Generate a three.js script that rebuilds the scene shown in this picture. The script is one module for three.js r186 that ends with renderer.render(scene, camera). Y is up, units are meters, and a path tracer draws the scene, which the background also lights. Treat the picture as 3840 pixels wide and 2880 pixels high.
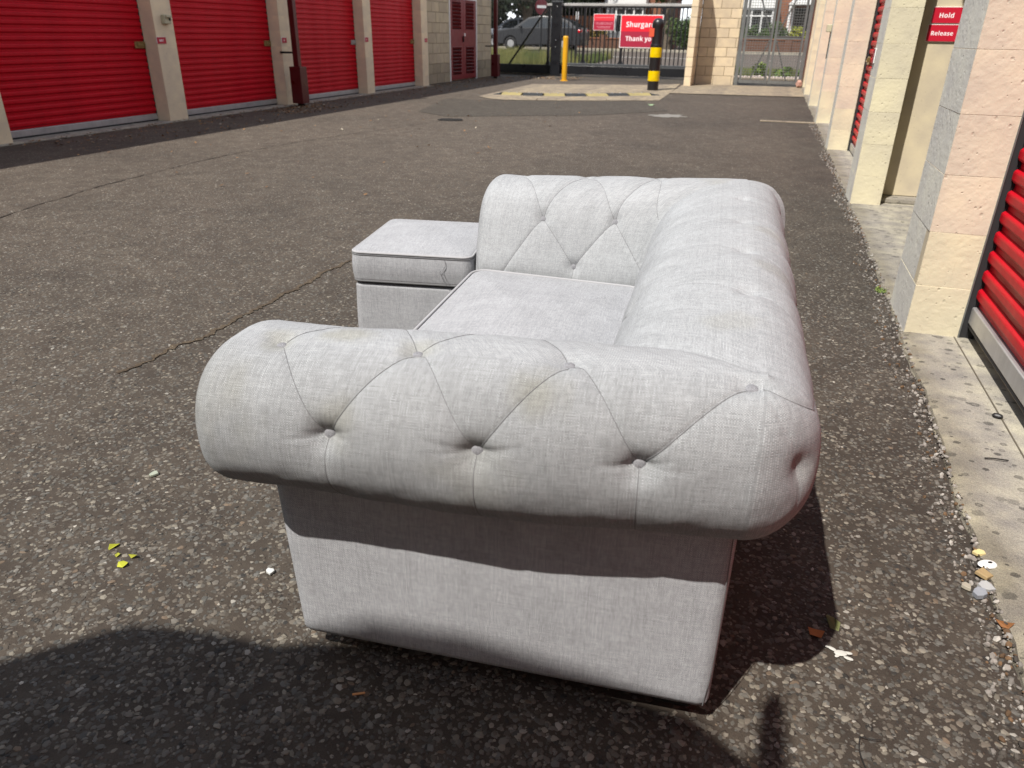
import * as THREE from 'three';
import { RoundedBoxGeometry } from 'three/addons/geometries/RoundedBoxGeometry.js';
import { mergeGeometries, mergeVertices } from 'three/addons/utils/BufferGeometryUtils.js';

// ------------------------------------------------------------------ camera, sky, sun, exposure
const scene = new THREE.Scene();
const camera = new THREE.PerspectiveCamera(54.96, 4 / 3, 0.05, 900);
camera.position.set(0, 1.155, 0);
camera.matrixAutoUpdate = true;
{
  const fw = new THREE.Vector3(-0.2758, -0.4295, -0.8600).normalize();
  const up = new THREE.Vector3(-0.1463, 0.9029, -0.4041).normalize();
  camera.up.copy(up);
  camera.lookAt(camera.position.clone().add(fw));
}
camera.focus = 1.75;
camera.userData.fStop = 7;

const renderer = new THREE.WebGLRenderer({ antialias: true });
renderer.toneMapping = THREE.LinearToneMapping;
renderer.toneMappingExposure = 1.4;
renderer.shadowMap.enabled = true;
renderer.shadowMap.type = THREE.PCFSoftShadowMap;

const sunDir = new THREE.Vector3(-0.221, 0.839, 0.498).normalize();
const sun = new THREE.DirectionalLight(new THREE.Color().setRGB(1, 0.95, 0.88), 4.6);
sun.position.copy(sunDir).multiplyScalar(60);
sun.castShadow = true;
sun.shadow.mapSize.set(4096, 4096);
Object.assign(sun.shadow.camera, { left: -30, right: 30, top: 40, bottom: -40, near: 1, far: 160 });
sun.shadow.radius = 1;
sun.target.position.set(-2, 0, -10);
sun.position.add(sun.target.position);
scene.add(sun, sun.target);

// ------------------------------------------------------------------ random and noise
function rng(seed) { let a = seed >>> 0; return () => { a = (a + 0x6D2B79F5) | 0; let t = Math.imul(a ^ (a >>> 15), 1 | a); t = (t + Math.imul(t ^ (t >>> 7), 61 | t)) ^ t; return ((t ^ (t >>> 14)) >>> 0) / 4294967296; }; }
function hash2(x, y, s) { let h = Math.imul(x, 374761393) ^ Math.imul(y, 668265263) ^ Math.imul(s, 1274126177); h = Math.imul(h ^ (h >>> 13), 1274126177); return ((h ^ (h >>> 16)) >>> 0) / 4294967296; }
const sm = (t) => t * t * (3 - 2 * t);
const mod = (a, n) => ((a % n) + n) % n;
function vn(x, y, s, px = 1 << 20, py = px) {
  const ix = Math.floor(x), iy = Math.floor(y), fx = sm(x - ix), fy = sm(y - iy);
  const x0 = mod(ix, px), x1 = mod(ix + 1, px), y0 = mod(iy, py), y1 = mod(iy + 1, py);
  const a = hash2(x0, y0, s), b = hash2(x1, y0, s), c = hash2(x0, y1, s), d = hash2(x1, y1, s);
  return a + (b - a) * fx + (c - a) * fy + (a - b - c + d) * fx * fy;
}
function fbm(x, y, s, o = 4, p) { let v = 0, a = 0.5, t = 0; for (let i = 0; i < o; i++) { v += a * vn(x, y, s + i * 17, p ? p << i : undefined); t += a; a *= 0.5; x *= 2; y *= 2; } return v / t; }
const clamp = (v, a = 0, b = 1) => Math.min(b, Math.max(a, v));
const lerp = (a, b, t) => a + (b - a) * t;
const smooth = (a, b, v) => sm(clamp((v - a) / (b - a)));

{ // the sky: bright day with soft broken cloud
  const W = 512, H = 256, d = new Float32Array(W * H * 4);
  for (let y = 0; y < H; y++) for (let x = 0; x < W; x++) {
    const el = ((y + 0.5) / H - 0.5) * Math.PI, k = 4 * (y * W + x), t = clamp(Math.sin(el));
    const n = fbm(x / 32, y / 22, 5, 5, 16), c = smooth(0.46, 0.68, n) * smooth(0.02, 0.2, t);
    const f = Math.pow(t, 0.55), b = [lerp(1.8, 0.17, f), lerp(1.84, 0.26, f), lerp(1.9, 0.46, f)];
    for (let i = 0; i < 3; i++) d[k + i] = el < 0 ? [0.2, 0.18, 0.16][i] : lerp(b[i], [1.05, 1.05, 1.05][i], c * 0.6) * 0.7;
    d[k + 3] = 1;
  }
  const sky = new THREE.DataTexture(d, W, H, THREE.RGBAFormat, THREE.FloatType);
  sky.mapping = THREE.EquirectangularReflectionMapping; sky.magFilter = sky.minFilter = THREE.LinearFilter; sky.needsUpdate = true;
  scene.background = sky; scene.environment = sky;
  scene.backgroundIntensity = 1; scene.environmentIntensity = 1;
}

// ------------------------------------------------------------------ textures
function dataTex(W, H, fn, srgb, repeat = 1) {
  const d = new Uint8Array(W * H * 4);
  for (let y = 0; y < H; y++) for (let x = 0; x < W; x++) { const c = fn(x, y, W, H), k = 4 * (y * W + x); if (typeof c === 'number') d[k] = d[k + 1] = d[k + 2] = clamp(c) * 255; else for (let i = 0; i < 3; i++) d[k + i] = clamp(c[i]) * 255; d[k + 3] = 255; }
  const t = new THREE.DataTexture(d, W, H); t.wrapS = t.wrapT = THREE.RepeatWrapping; t.magFilter = THREE.LinearFilter; t.minFilter = THREE.LinearMipmapLinearFilter; t.generateMipmaps = true;
  if (srgb) t.colorSpace = THREE.SRGBColorSpace; t.repeat.set(repeat, repeat); t.needsUpdate = true; return t;
}
function canvasTex(W, H, draw, srgb = true) {
  const c = document.createElement('canvas'); c.width = W; c.height = H; draw(c.getContext('2d'), W, H);
  const t = new THREE.CanvasTexture(c); t.wrapS = t.wrapT = THREE.RepeatWrapping; if (srgb) t.colorSpace = THREE.SRGBColorSpace; t.anisotropy = 8; return t;
}
// asphalt: worn surface-dressing chips in a brown-grey binder, 2.56 m a tile (the chips are drawn as polygons)
const chipTone = (r) => { const k = r(); if (k < 0.78) { const g = 84 + r() * 42, w = r() * 12; return [g + w * 0.7, g - 2, g - 5 - w * 0.6]; } if (k < 0.92) { const g = 122 + r() * 32; return [g + 8, g, g - 11]; } if (k < 0.94) { const g = 150 + r() * 40; return [g + 2, g - 4, g - 10]; } if (k < 0.958) return [130, 112, 96]; return [58, 55, 52]; };
function asphaltTex(bump) {
  return canvasTex(2048, 2048, (g, W) => {
    const r = rng(11); g.fillStyle = bump ? '#383838' : '#52483f'; g.fillRect(0, 0, W, W);
    for (let i = 0; i < 26000; i++) {
      const R = Math.pow(r(), 1.8) * 5.4 + 1.8, x = r() * W, y = r() * W, a0 = r() * 6.28, st = 0.55 + r() * 0.45, n = 5 + Math.floor(r() * 3), rad = []; for (let k = 0; k < n; k++) rad.push(0.65 + r() * 0.5);
      const c = chipTone(r), h = 130 + r() * 110;
      g.fillStyle = bump ? `rgb(${h | 0},${h | 0},${h | 0})` : `rgb(${c[0] | 0},${c[1] | 0},${c[2] | 0})`;
      for (const ox of x < 12 ? [0, W] : x > W - 12 ? [0, -W] : [0]) for (const oy of y < 12 ? [0, W] : y > W - 12 ? [0, -W] : [0]) {
        g.beginPath();
        for (let k = 0; k < n; k++) { const a = k / n * 6.283, px = Math.cos(a) * R * rad[k], py = Math.sin(a) * R * st * rad[k], qx = px * Math.cos(a0) - py * Math.sin(a0) + x + ox, qy = px * Math.sin(a0) + py * Math.cos(a0) + y + oy; k ? g.lineTo(qx, qy) : g.moveTo(qx, qy); }
        g.closePath(); g.fill();
      }
    }
    const im = g.getImageData(0, 0, W, W), d = im.data;
    for (let i = 0, p = 0; i < d.length; i += 4, p++) { const x = p & 2047, y = p >> 11, n = (r() - 0.5) * (bump ? 34 : 20) + (bump ? 0 : (vn(x / 64, y / 64, 8, 32) - 0.5) * 16 + (vn(x / 16, y / 16, 9, 128) - 0.5) * 14); d[i] = clamp(d[i] + n, 0, 255); d[i + 1] = clamp(d[i + 1] + n, 0, 255); d[i + 2] = clamp(d[i + 2] + n * 0.95, 0, 255); }
    g.putImageData(im, 0, 0);
  }, !bump);
}
const asphaltMap = asphaltTex(false), asphaltBump = asphaltTex(true);
// linen weave, 0.512 m a tile
const FW = 1024, yarns = 256;
function yarnTable(seed) { const r = rng(seed), t = []; for (let i = 0; i < yarns; i++) t.push([0.8 + r() * 0.4, r() * 64, r()]); return t; }
const warp = yarnTable(3), weft = yarnTable(4);
function weave(x, y) {
  const i = Math.floor(x / 4) & 255, j = Math.floor(y / 4) & 255, fx = (x & 3) + 0.5 - 2, fy = (y & 3) + 0.5 - 2;
  const slubW = vn(y / 22 + warp[i][1], i * 3.1, 31, 1 << 20), slubF = vn(x / 22 + weft[j][1], j * 3.1, 32, 1 << 20);
  const over = ((i + j) & 1) === 0, hx = 1 - Math.abs(fx) / 2.4 * warp[i][0], hy = 1 - Math.abs(fy) / 2.4 * weft[j][0];
  return { h: over ? hx * 0.75 + 0.25 : hy * 0.75 + 0.1, tone: over ? 0.9 * (slubW - 0.5) + (warp[i][2] - 0.5) * 0.16 : 0.7 * (slubF - 0.5) + (weft[j][2] - 0.5) * 0.12, over };
}
const linenMap = dataTex(FW, FW, (x, y) => { const w = weave(x, y), n = (fbm(x / 128, y / 128, 71, 4, 8) - 0.5) * 0.07, m = 0.80 + w.tone * 0.2 + (w.h - 0.6) * 0.46 + n + (hash2(x >> 1, y >> 1, 2) - 0.5) * 0.07; return [m, m * 0.99, m * 0.985]; }, true);
const linenBump = dataTex(FW, FW, (x, y) => { const w = weave(x, y); return clamp(w.h * 0.7 + w.tone * 0.4 + 0.15); }, false);
// painted blockwork, 1 m a tile: brushed masonry paint with pits and drips
const pits = []; { const r = rng(21); for (let i = 0; i < 420; i++) pits.push([r() * 1024, r() * 1024, 1.5 + Math.pow(r(), 3) * 5, 0.5 + r() * 0.6]); }
const pitGrid = new Float32Array(1024 * 1024); for (const [px, py, pr, st] of pits) for (let y = -12; y <= 12; y++) for (let x = -12; x <= 12; x++) { const d = Math.hypot(x, y / st * 0.7) / pr; if (d < 1) { const k = mod(Math.round(py + y), 1024) * 1024 + mod(Math.round(px + x), 1024); pitGrid[k] = Math.max(pitGrid[k], 1 - d * d); } }
const paintMap = dataTex(1024, 1024, (x, y) => { const n = fbm(x / 128, y / 128, 91, 5, 8), m = 0.9 + (n - 0.5) * 0.14 - pitGrid[y * 1024 + x] * 0.07 + (hash2(x, y, 6) - 0.5) * 0.03; return [m, m * 0.995, m * (0.985 - (n - 0.5) * 0.05)]; }, true);
const paintBump = dataTex(1024, 1024, (x, y) => 0.6 + (fbm(x / 16, y / 16, 97, 4, 64) - 0.5) * 0.45 - pitGrid[y * 1024 + x] * 0.4 + (fbm(x / 90, y / 60, 98, 2, 16) - 0.5) * 0.2, false);
// old concrete: pits and drip-stained
const spots = []; { const r = rng(33); for (let i = 0; i < 190; i++) spots.push([r() * 1024, r() * 1024, 3 + Math.pow(r(), 2.2) * 25, 0.3 + r() * 0.7, r()]); }
const spotGrid = new Float32Array(1024 * 1024), ringGrid = new Float32Array(1024 * 1024);
for (const [px, py, pr, st, kd] of spots) for (let y = -30; y <= 30; y++) for (let x = -30; x <= 30; x++) { const d = Math.hypot(x, y * 1.15) / pr + (vn((px + x) / 4, (py + y) / 4, 3) - 0.5) * 0.35; if (d < 1) { const k = mod(Math.round(py + y), 1024) * 1024 + mod(Math.round(px + x), 1024); spotGrid[k] = Math.max(spotGrid[k], st * (kd > 0.55 ? 0.45 + 0.55 * smooth(0.3, 0.75, d) : 1) * smooth(1, 0.8, d)); } }
const concreteMap = dataTex(1024, 1024, (x, y) => { const n = fbm(x / 128, y / 128, 131, 6, 8), f = hash2(x >> 1, y >> 1, 7), m = 0.70 + (n - 0.5) * 0.34 + (f - 0.5) * 0.2 - spotGrid[y * 1024 + x] * 0.27; return [m, m * 0.965, m * (0.9 - (n - 0.5) * 0.1)]; }, true);
const concreteBump = dataTex(1024, 1024, (x, y) => 0.5 + (fbm(x / 12, y / 12, 137, 4, 86) - 0.5) * 0.6 - spotGrid[y * 1024 + x] * 0.2, false);
// faint dirt for sheet metal and plastics, 1 m a tile
const dirtMap = dataTex(512, 512, (x, y) => { const m = 0.93 + (fbm(x / 64, y / 64, 151, 5, 8) - 0.5) * 0.16 + (fbm(x / 8, y / 128, 152, 3, 64) - 0.5) * 0.07 - (hash2(x, y, 12) > 0.9985 ? 0.3 : 0); return [m, m, m]; }, true);
const dirtRough = dataTex(512, 512, (x, y) => 0.62 + (fbm(x / 64, y / 64, 161, 5, 8) - 0.5) * 0.5, false);

const lin = (r, g, b) => new THREE.Color().setRGB(r, g, b);
const std = (o) => new THREE.MeshStandardMaterial(Object.assign({ roughness: 0.85 }, o));
const metal = (c, o) => std(Object.assign({ color: c, map: dirtMap, roughnessMap: dirtRough, roughness: 0.75 }, o));
const M = {
  asphalt: std({ map: asphaltMap, bumpMap: asphaltBump, bumpScale: 0.004, roughness: 0.88, vertexColors: true, color: lin(0.62, 0.615, 0.58) }),
  tarmac: std({ map: asphaltMap, bumpMap: asphaltBump, bumpScale: 0.0025, roughness: 0.9, color: lin(0.53, 0.55, 0.52) }),
  linen: std({ map: linenMap, bumpMap: linenBump, bumpScale: 0.0007, roughness: 0.95, color: lin(0.52, 0.55, 0.575), vertexColors: true, side: THREE.DoubleSide }),
  linenPlain: std({ map: linenMap, bumpMap: linenBump, bumpScale: 0.0006, roughness: 0.95, color: lin(0.515, 0.535, 0.565) }),
  button: std({ map: linenMap, bumpMap: linenBump, bumpScale: 0.0006, roughness: 0.95, color: lin(0.36, 0.37, 0.40) }),  // same linen darkened, shade of the dimples put into the colour
  seam: std({ color: lin(0.15, 0.15, 0.155), roughness: 1 }),
  piping: std({ color: lin(0.36, 0.36, 0.37), roughness: 1 }),
  dark: std({ color: lin(0.012, 0.011, 0.01), roughness: 0.9 }),
  paint: std({ map: paintMap, bumpMap: paintBump, bumpScale: 0.004, roughness: 0.75, color: lin(0.80, 0.72, 0.55), vertexColors: true }),
  paintLeft: std({ map: paintMap, bumpMap: paintBump, bumpScale: 0.003, roughness: 0.75, color: lin(0.85, 0.70, 0.50) }),
  panel: std({ map: paintMap, bumpMap: paintBump, bumpScale: 0.001, roughness: 0.7, color: lin(0.72, 0.63, 0.46) }),
  block: std({ map: paintMap, bumpMap: paintBump, bumpScale: 0.004, roughness: 0.9, vertexColors: true, color: lin(0.58, 0.49, 0.355) }),
  mortar: std({ color: lin(0.26, 0.21, 0.15), roughness: 1 }),
  concrete: std({ map: concreteMap, bumpMap: concreteBump, bumpScale: 0.003, roughness: 0.92, color: lin(0.66, 0.65, 0.62) }),
  strip: std({ map: concreteMap, bumpMap: concreteBump, bumpScale: 0.004, roughness: 0.92, vertexColors: true, color: lin(0.69, 0.69, 0.67) }),
  concretePale: std({ map: concreteMap, bumpMap: concreteBump, bumpScale: 0.002, roughness: 0.92, color: lin(0.52, 0.46, 0.38) }),
  red: new THREE.MeshPhysicalMaterial({ color: lin(0.56, 0.004, 0.016), map: dirtMap, roughnessMap: dirtRough, roughness: 0.7, specularIntensity: 0.35 }),
  wine: metal(lin(0.22, 0.02, 0.024), { roughness: 0.6 }),
  winePipe: metal(lin(0.09, 0.008, 0.009), { roughness: 0.55 }),
  steel: metal(lin(0.5, 0.5, 0.5), { metalness: 0.5, roughness: 0.55 }),
  galvanised: metal(lin(0.2, 0.21, 0.205), { metalness: 0.35, roughness: 0.65 }),
  blackSteel: metal(lin(0.012, 0.013, 0.016), { roughness: 0.5 }),
  greyRail: metal(lin(0.45, 0.44, 0.42), { roughness: 0.6 }),
  rubber: std({ color: lin(0.018, 0.018, 0.02), roughness: 0.75 }),
  brass: metal(lin(0.38, 0.28, 0.12), { metalness: 0.6, roughness: 0.5 }),
  yellow: metal(lin(0.78, 0.40, 0.015), { roughness: 0.45 }),
  brightYellow: metal(lin(0.85, 0.58, 0.0), { roughness: 0.4 }),
  blackPlastic: std({ color: lin(0.012, 0.011, 0.012), roughness: 0.35 }),
  orange: std({ color: lin(0.62, 0.08, 0.03), roughness: 0.6 }),
  white: std({ color: lin(0.78, 0.78, 0.76), roughness: 0.6 }),
  cream: std({ color: lin(0.45, 0.41, 0.28), roughness: 0.7 }),
  glassDark: new THREE.MeshPhysicalMaterial({ color: lin(0.02, 0.024, 0.028), roughness: 0.08, clearcoat: 1 }),
  brickWall: std({ map: paintMap, color: lin(0.30, 0.13, 0.075), roughness: 0.95 }),
  brickDark: std({ map: paintMap, color: lin(0.15, 0.075, 0.05), roughness: 0.95 }),
  roofTile: std({ map: paintMap, color: lin(0.16, 0.07, 0.045), roughness: 0.9 }),
  bark: std({ map: paintMap, bumpMap: paintBump, bumpScale: 0.02, color: lin(0.16, 0.13, 0.10), roughness: 1 }),
  carPaint: new THREE.MeshPhysicalMaterial({ color: lin(0.012, 0.013, 0.016), roughness: 0.5, clearcoat: 0.3, clearcoatRoughness: 0.15 }),
  carPaint2: new THREE.MeshPhysicalMaterial({ color: lin(0.2, 0.22, 0.26), roughness: 0.35, clearcoat: 1 }),
  tailLight: std({ color: lin(0.5, 0.0, 0.01), roughness: 0.2 }),
  chrome: std({ color: lin(0.6, 0.6, 0.62), metalness: 0.9, roughness: 0.3 }),
};
const leafMat = (c) => std({ color: c, roughness: 0.8, side: THREE.DoubleSide, vertexColors: true });

// ------------------------------------------------------------------ scene helpers
const used = {};
function numbered(n) { if (!(n in used)) { used[n] = 0; return n; } used[n]++; return `${n}_${String(used[n]).padStart(3, '0')}`; }
function tag(o, label, category, group, kind) { o.userData = {}; if (label) o.userData.label = label; if (category) o.userData.category = category; if (group) o.userData.group = group; if (kind) o.userData.kind = kind; return o; }
const shade = (m) => { m.castShadow = m.receiveShadow = true; return m; };
function part(name, g, m, parent) { const o = shade(new THREE.Mesh(g, m)); o.name = name; parent.add(o); return o; }
function sub(name, parent) { const o = new THREE.Group(); o.name = name; parent.add(o); return o; }
function thing(name, [x, y, z], turn, label, category, group) { const o = new THREE.Group(); o.name = numbered(name); o.position.set(x, y, z); o.rotation.y = turn; scene.add(o); return tag(o, label, category, group); }
function single(name, g, m, label, category, group, kind) { const o = shade(new THREE.Mesh(g, m)); o.name = numbered(name); scene.add(o); return tag(o, label, category, group, kind); }
function copyOf(o, [x, y, z], turn, label) { const c = o.clone(); c.name = numbered(o.name); c.position.set(x, y, z); c.rotation.y = turn; c.userData = Object.assign({}, o.userData, { label }); scene.add(c); return c; }
// uv in metres, picked by the facing of each vertex
function uvm(g, s = 1, ox = 0, oy = 0) {
  if (!g.attributes.normal) g.computeVertexNormals();
  const p = g.attributes.position, n = g.attributes.normal, uv = new Float32Array(p.count * 2);
  for (let i = 0; i < p.count; i++) { const ax = Math.abs(n.getX(i)), ay = Math.abs(n.getY(i)), az = Math.abs(n.getZ(i)); let u, v; if (ay >= ax && ay >= az) { u = p.getX(i); v = p.getZ(i); } else if (ax >= az) { u = p.getZ(i); v = p.getY(i); } else { u = p.getX(i); v = p.getY(i); } uv[2 * i] = u * s + ox; uv[2 * i + 1] = v * s + oy; }
  g.setAttribute('uv', new THREE.BufferAttribute(uv, 2)); return g;
}
function box(x0, x1, y0, y1, z0, z1, bevel = 0, s = 1) {
  const w = Math.abs(x1 - x0), h = Math.abs(y1 - y0), d = Math.abs(z1 - z0), b = Math.min(bevel, w * 0.45, h * 0.45, d * 0.45);
  let g = b > 0 ? new RoundedBoxGeometry(w, h, d, 1, b) : new THREE.BoxGeometry(w, h, d);
  g.translate((x0 + x1) / 2, (y0 + y1) / 2, (z0 + z1) / 2); if (!g.index) g = mergeVertices(g); return uvm(g, s);
}
function cyl(r0, r1, h, x, y, z, n = 20) { const g = new THREE.CylinderGeometry(r1, r0, h, n); g.translate(x, y + h / 2, z); return g; }
function bar(a, b, w, d = w) { // square bar between two points
  const A = new THREE.Vector3(...a), B = new THREE.Vector3(...b), L = A.distanceTo(B), g = new THREE.BoxGeometry(w, L, d);
  g.applyQuaternion(new THREE.Quaternion().setFromUnitVectors(new THREE.Vector3(0, 1, 0), B.clone().sub(A).normalize())); g.translate((a[0] + b[0]) / 2, (a[1] + b[1]) / 2, (a[2] + b[2]) / 2); return uvm(g);
}
function tube(pts, r, seg = 40, rad = 6, closed = false) { return new THREE.TubeGeometry(new THREE.CatmullRomCurve3(pts.map((p) => new THREE.Vector3(...p)), closed), seg, r, rad, closed); }
function paintVerts(g, fn) { const p = g.attributes.position, n = g.attributes.normal, c = new Float32Array(p.count * 3); for (let i = 0; i < p.count; i++) { const k = fn(p.getX(i), p.getY(i), p.getZ(i), n.getX(i), n.getY(i), n.getZ(i)); c[3 * i] = k[0]; c[3 * i + 1] = k[1]; c[3 * i + 2] = k[2]; } g.setAttribute('color', new THREE.BufferAttribute(c, 3)); return g; }
function sheet(pts, y, s = 1) { const sh = new THREE.Shape(pts.map(([x, z]) => new THREE.Vector2(x, -z))); const g = new THREE.ShapeGeometry(sh); g.rotateX(-Math.PI / 2); g.translate(0, y, 0); return uvm(g, s); }

// ------------------------------------------------------------------ ground
const groundY = (z) => (z > -24 ? 0 : z > -38 ? 0.39 * (-24 - z) / 14 : 0.39);
{
  const xs = [], zs = [];
  for (const x of [-400, -200, -100, -60, -40, -30, -24, -18, -14, -11]) xs.push(x); for (let x = -9.5; x <= 2.5; x += 0.12) xs.push(x); for (const x of [4, 6, 10, 16, 24, 40, 60, 100, 200, 400]) xs.push(x);
  for (const z of [60, 40, 25, 15, 8, 4]) zs.push(z); for (let z = 2; z >= -24; z -= 0.12) zs.push(z); for (let z = -24.0001; z >= -38; z -= 1) zs.push(z); for (const z of [-38.0001, -42, -50, -60, -80, -120, -200, -400, -800]) zs.push(z);
  const pos = [], uv = [], col = [], idx = [], nx = xs.length;
  for (const z of zs) for (const x of xs) {
    pos.push(x, groundY(z), z); uv.push(x / 2.56, -z / 2.56);
    let m = 1 + (fbm(x * 0.5 + 50, z * 0.5 + 90, 41, 4) - 0.5) * 0.34 + (fbm(x * 2.2 + 9, z * 2.2 + 90, 44, 3) - 0.5) * 0.2, w = 0;
    if (x > -2.1 + (vn(z * 1.5, 3, 8) - 0.5) * 0.1) m *= 0.9; // the newer strip along the units is browner
    else m *= 1.04;
    if (x < -5) m *= 1.03;
    m *= 1 + 0.2 * smooth(3, 9, -z); // paler with distance down the yard
    const edge = smooth(0.5, 0, x - 0.45) * smooth(-0.05, 0.55, x); // grit and moss by the kerb
    m *= 1 - 0.25 * smooth(0.1, 0.6, x) * (0.5 + vn(x * 6, z * 6, 77));
    w = smooth(-7.0, -7.7, x) * 0.5 + smooth(-16.5, -20.5, z) * smooth(-5.6, -7, x) * 0.35; // leaf dirt by the left units
    const oil = smooth(0.62, 0.75, fbm(x * 0.9 + 3, z * 0.9 - 6, 61, 3)) * 0.16;
    m *= 1 - oil;
    col.push(m * (1 - w * 0.1), m * (1 - w * 0.24), m * (1 - w * 0.34));
  }
  for (let j = 0; j + 1 < zs.length; j++) for (let i = 0; i + 1 < nx; i++) { const a = j * nx + i; idx.push(a, a + 1, a + nx, a + 1, a + nx + 1, a + nx); }
  const g = new THREE.BufferGeometry(); g.setAttribute('position', new THREE.Float32BufferAttribute(pos, 3)); g.setAttribute('uv', new THREE.Float32BufferAttribute(uv, 2)); g.setAttribute('color', new THREE.Float32BufferAttribute(col, 3)); g.setIndex(idx); g.computeVertexNormals();
  single('ground', g, M.asphalt, 'worn brown grey asphalt of the yard with pale chips', null, null, 'structure');
}
{ // loose and bedded chips, real stones near the camera
  const r = rng(404), geos = [];
  for (let v = 0; v < 5; v++) { const g = new THREE.IcosahedronGeometry(1, 0), p = g.attributes.position, seen = {}; for (let i = 0; i < p.count; i++) { const k = [p.getX(i), p.getY(i), p.getZ(i)].map((q) => q.toFixed(3)).join(); if (!seen[k]) seen[k] = [0.7 + r() * 0.5, 0.8 + r() * 0.3, 0.7 + r() * 0.5]; const f = seen[k]; p.setXYZ(i, p.getX(i) * f[0], clamp(p.getY(i), -0.62, 0.62) * f[1], p.getZ(i) * f[2]); } g.computeVertexNormals(); geos.push(g); }
  const mat = std({ roughness: 0.8 });
  const lists = geos.map(() => []);
  const inSofa = (x, z) => { const a = x - 0.02, b = z + 1.02; return a < 0 && a > -0.74 && b < -0.02 && b > -1.5; };
  const c = new THREE.Color();
  const add = (x, z, s, tone) => lists[Math.floor(r() * geos.length)].push([x, z, s, tone, r() * 6.28]);
  for (let i = 0; i < 200000; i++) { // denser towards the yard's near end, where the dressing is worn bare of binder
    const d = 0.55 + Math.pow(r(), 0.85) * 8.2, a = -0.31 + (r() - 0.5) * 1.75, x = Math.sin(a) * d, z = -Math.cos(a) * d; if (x > 0.64 || inSofa(x, z) || r() < smooth(2.6, 8.6, d) * 0.98) continue;
    const big = Math.pow(r(), 2.3); add(x, z, 0.0042 + big * 0.0078, chipTone(r));
  }
  for (let i = 0; i < 500; i++) { // the pale big ones
    const d = 0.6 + r() * 5, a = -0.31 + (r() - 0.5) * 1.75, x = Math.sin(a) * d, z = -Math.cos(a) * d; if (x > 0.64 || inSofa(x, z)) continue;
    const t = 148 + r() * 62; add(x, z, 0.004 + r() * 0.0055, [t + 5, t - 3, t - 12]);
  }
  const m4 = new THREE.Matrix4(), q = new THREE.Quaternion(), e = new THREE.Euler();
  lists.forEach((L, v) => {
    const im = new THREE.InstancedMesh(geos[v], mat, L.length); im.name = numbered('stone_chip'); im.castShadow = im.receiveShadow = true;
    L.forEach(([x, z, s, t, rot], i) => { e.set((hash2(i, v, 1) - 0.5) * 0.4, rot, (hash2(i, v, 2) - 0.5) * 0.4); q.setFromEuler(e); const st = 0.42 + hash2(i, v, 3) * 0.45, hy = s * (0.24 + hash2(i, v, 4) * 0.16); m4.compose(new THREE.Vector3(x, -hy * (0.05 + hash2(i, v, 6) * 0.35), z), q, new THREE.Vector3(s, hy, s * st)); im.setMatrixAt(i, m4); c.setRGB(t[0] / 255, t[1] / 255, t[2] / 262, THREE.SRGBColorSpace).multiplyScalar((0.76 + hash2(i, v, 5) * 0.34) * 0.59); im.setColorAt(i, c); });
    scene.add(im); tag(im, 'mixed grey and pale stone chips bedded in the yard asphalt', 'stone chips', 'stone chips of the yard surface', 'stuff');
  });
}
// concrete strip in front of the right-hand units
{
  const offs = [0, 0.004, 0.012, 0.025, 0.045, 0.075, 0.12, 0.18, 0.25, 0.34, 0.6, 1.2, 2], pos = [], col = [], idx = [], nz = 480;
  for (let k = 0; k <= nz; k++) { const z = 1 - 24 * k / nz, e = lerp(0.632, 0.69, clamp((-z - 1) / 3)) + (vn(z * 4, 1, 5) - 0.5) * 0.02 + (vn(z * 22, 2, 5) - 0.5) * 0.008; offs.forEach((o, q) => { const x = e + o; pos.push(x, q === 0 ? -0.002 : q === 1 ? 0.005 : q === 2 ? 0.010 : q === 3 ? 0.0135 : 0.016 + (vn(x * 9, z * 9, 15) - 0.5) * 0.002, z); const moss = smooth(0.1, 0.0, o - 0.05 * vn(z * 7, 3, 6)) * (0.5 + 0.5 * vn(x * 30, z * 14, 7)), g = 0.9 + (fbm(x * 5, z * 3, 18, 4) - 0.5) * 0.35; col.push(g * (1 - moss * 0.34), g * (1 - moss * 0.37), g * (1 - moss * 0.46)); if (k < nz && q + 1 < offs.length) { const c = k * offs.length + q; idx.push(c, c + 1, c + offs.length, c + 1, c + offs.length + 1, c + offs.length); } }); }
  const g = new THREE.BufferGeometry(); g.setAttribute('position', new THREE.Float32BufferAttribute(pos, 3)); g.setAttribute('color', new THREE.Float32BufferAttribute(col, 3)); g.setIndex(idx); g.computeVertexNormals();
  const o = single('pavement', uvm(g, 1.5), M.strip, 'weathered concrete strip along the right hand units', null, null, 'structure');
  part('groove', box(0.886, 0.8905, 0.0165, 0.0185, -3.36, 0.9), std({ color: lin(0.1, 0.085, 0.06) }), o);
}
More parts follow.
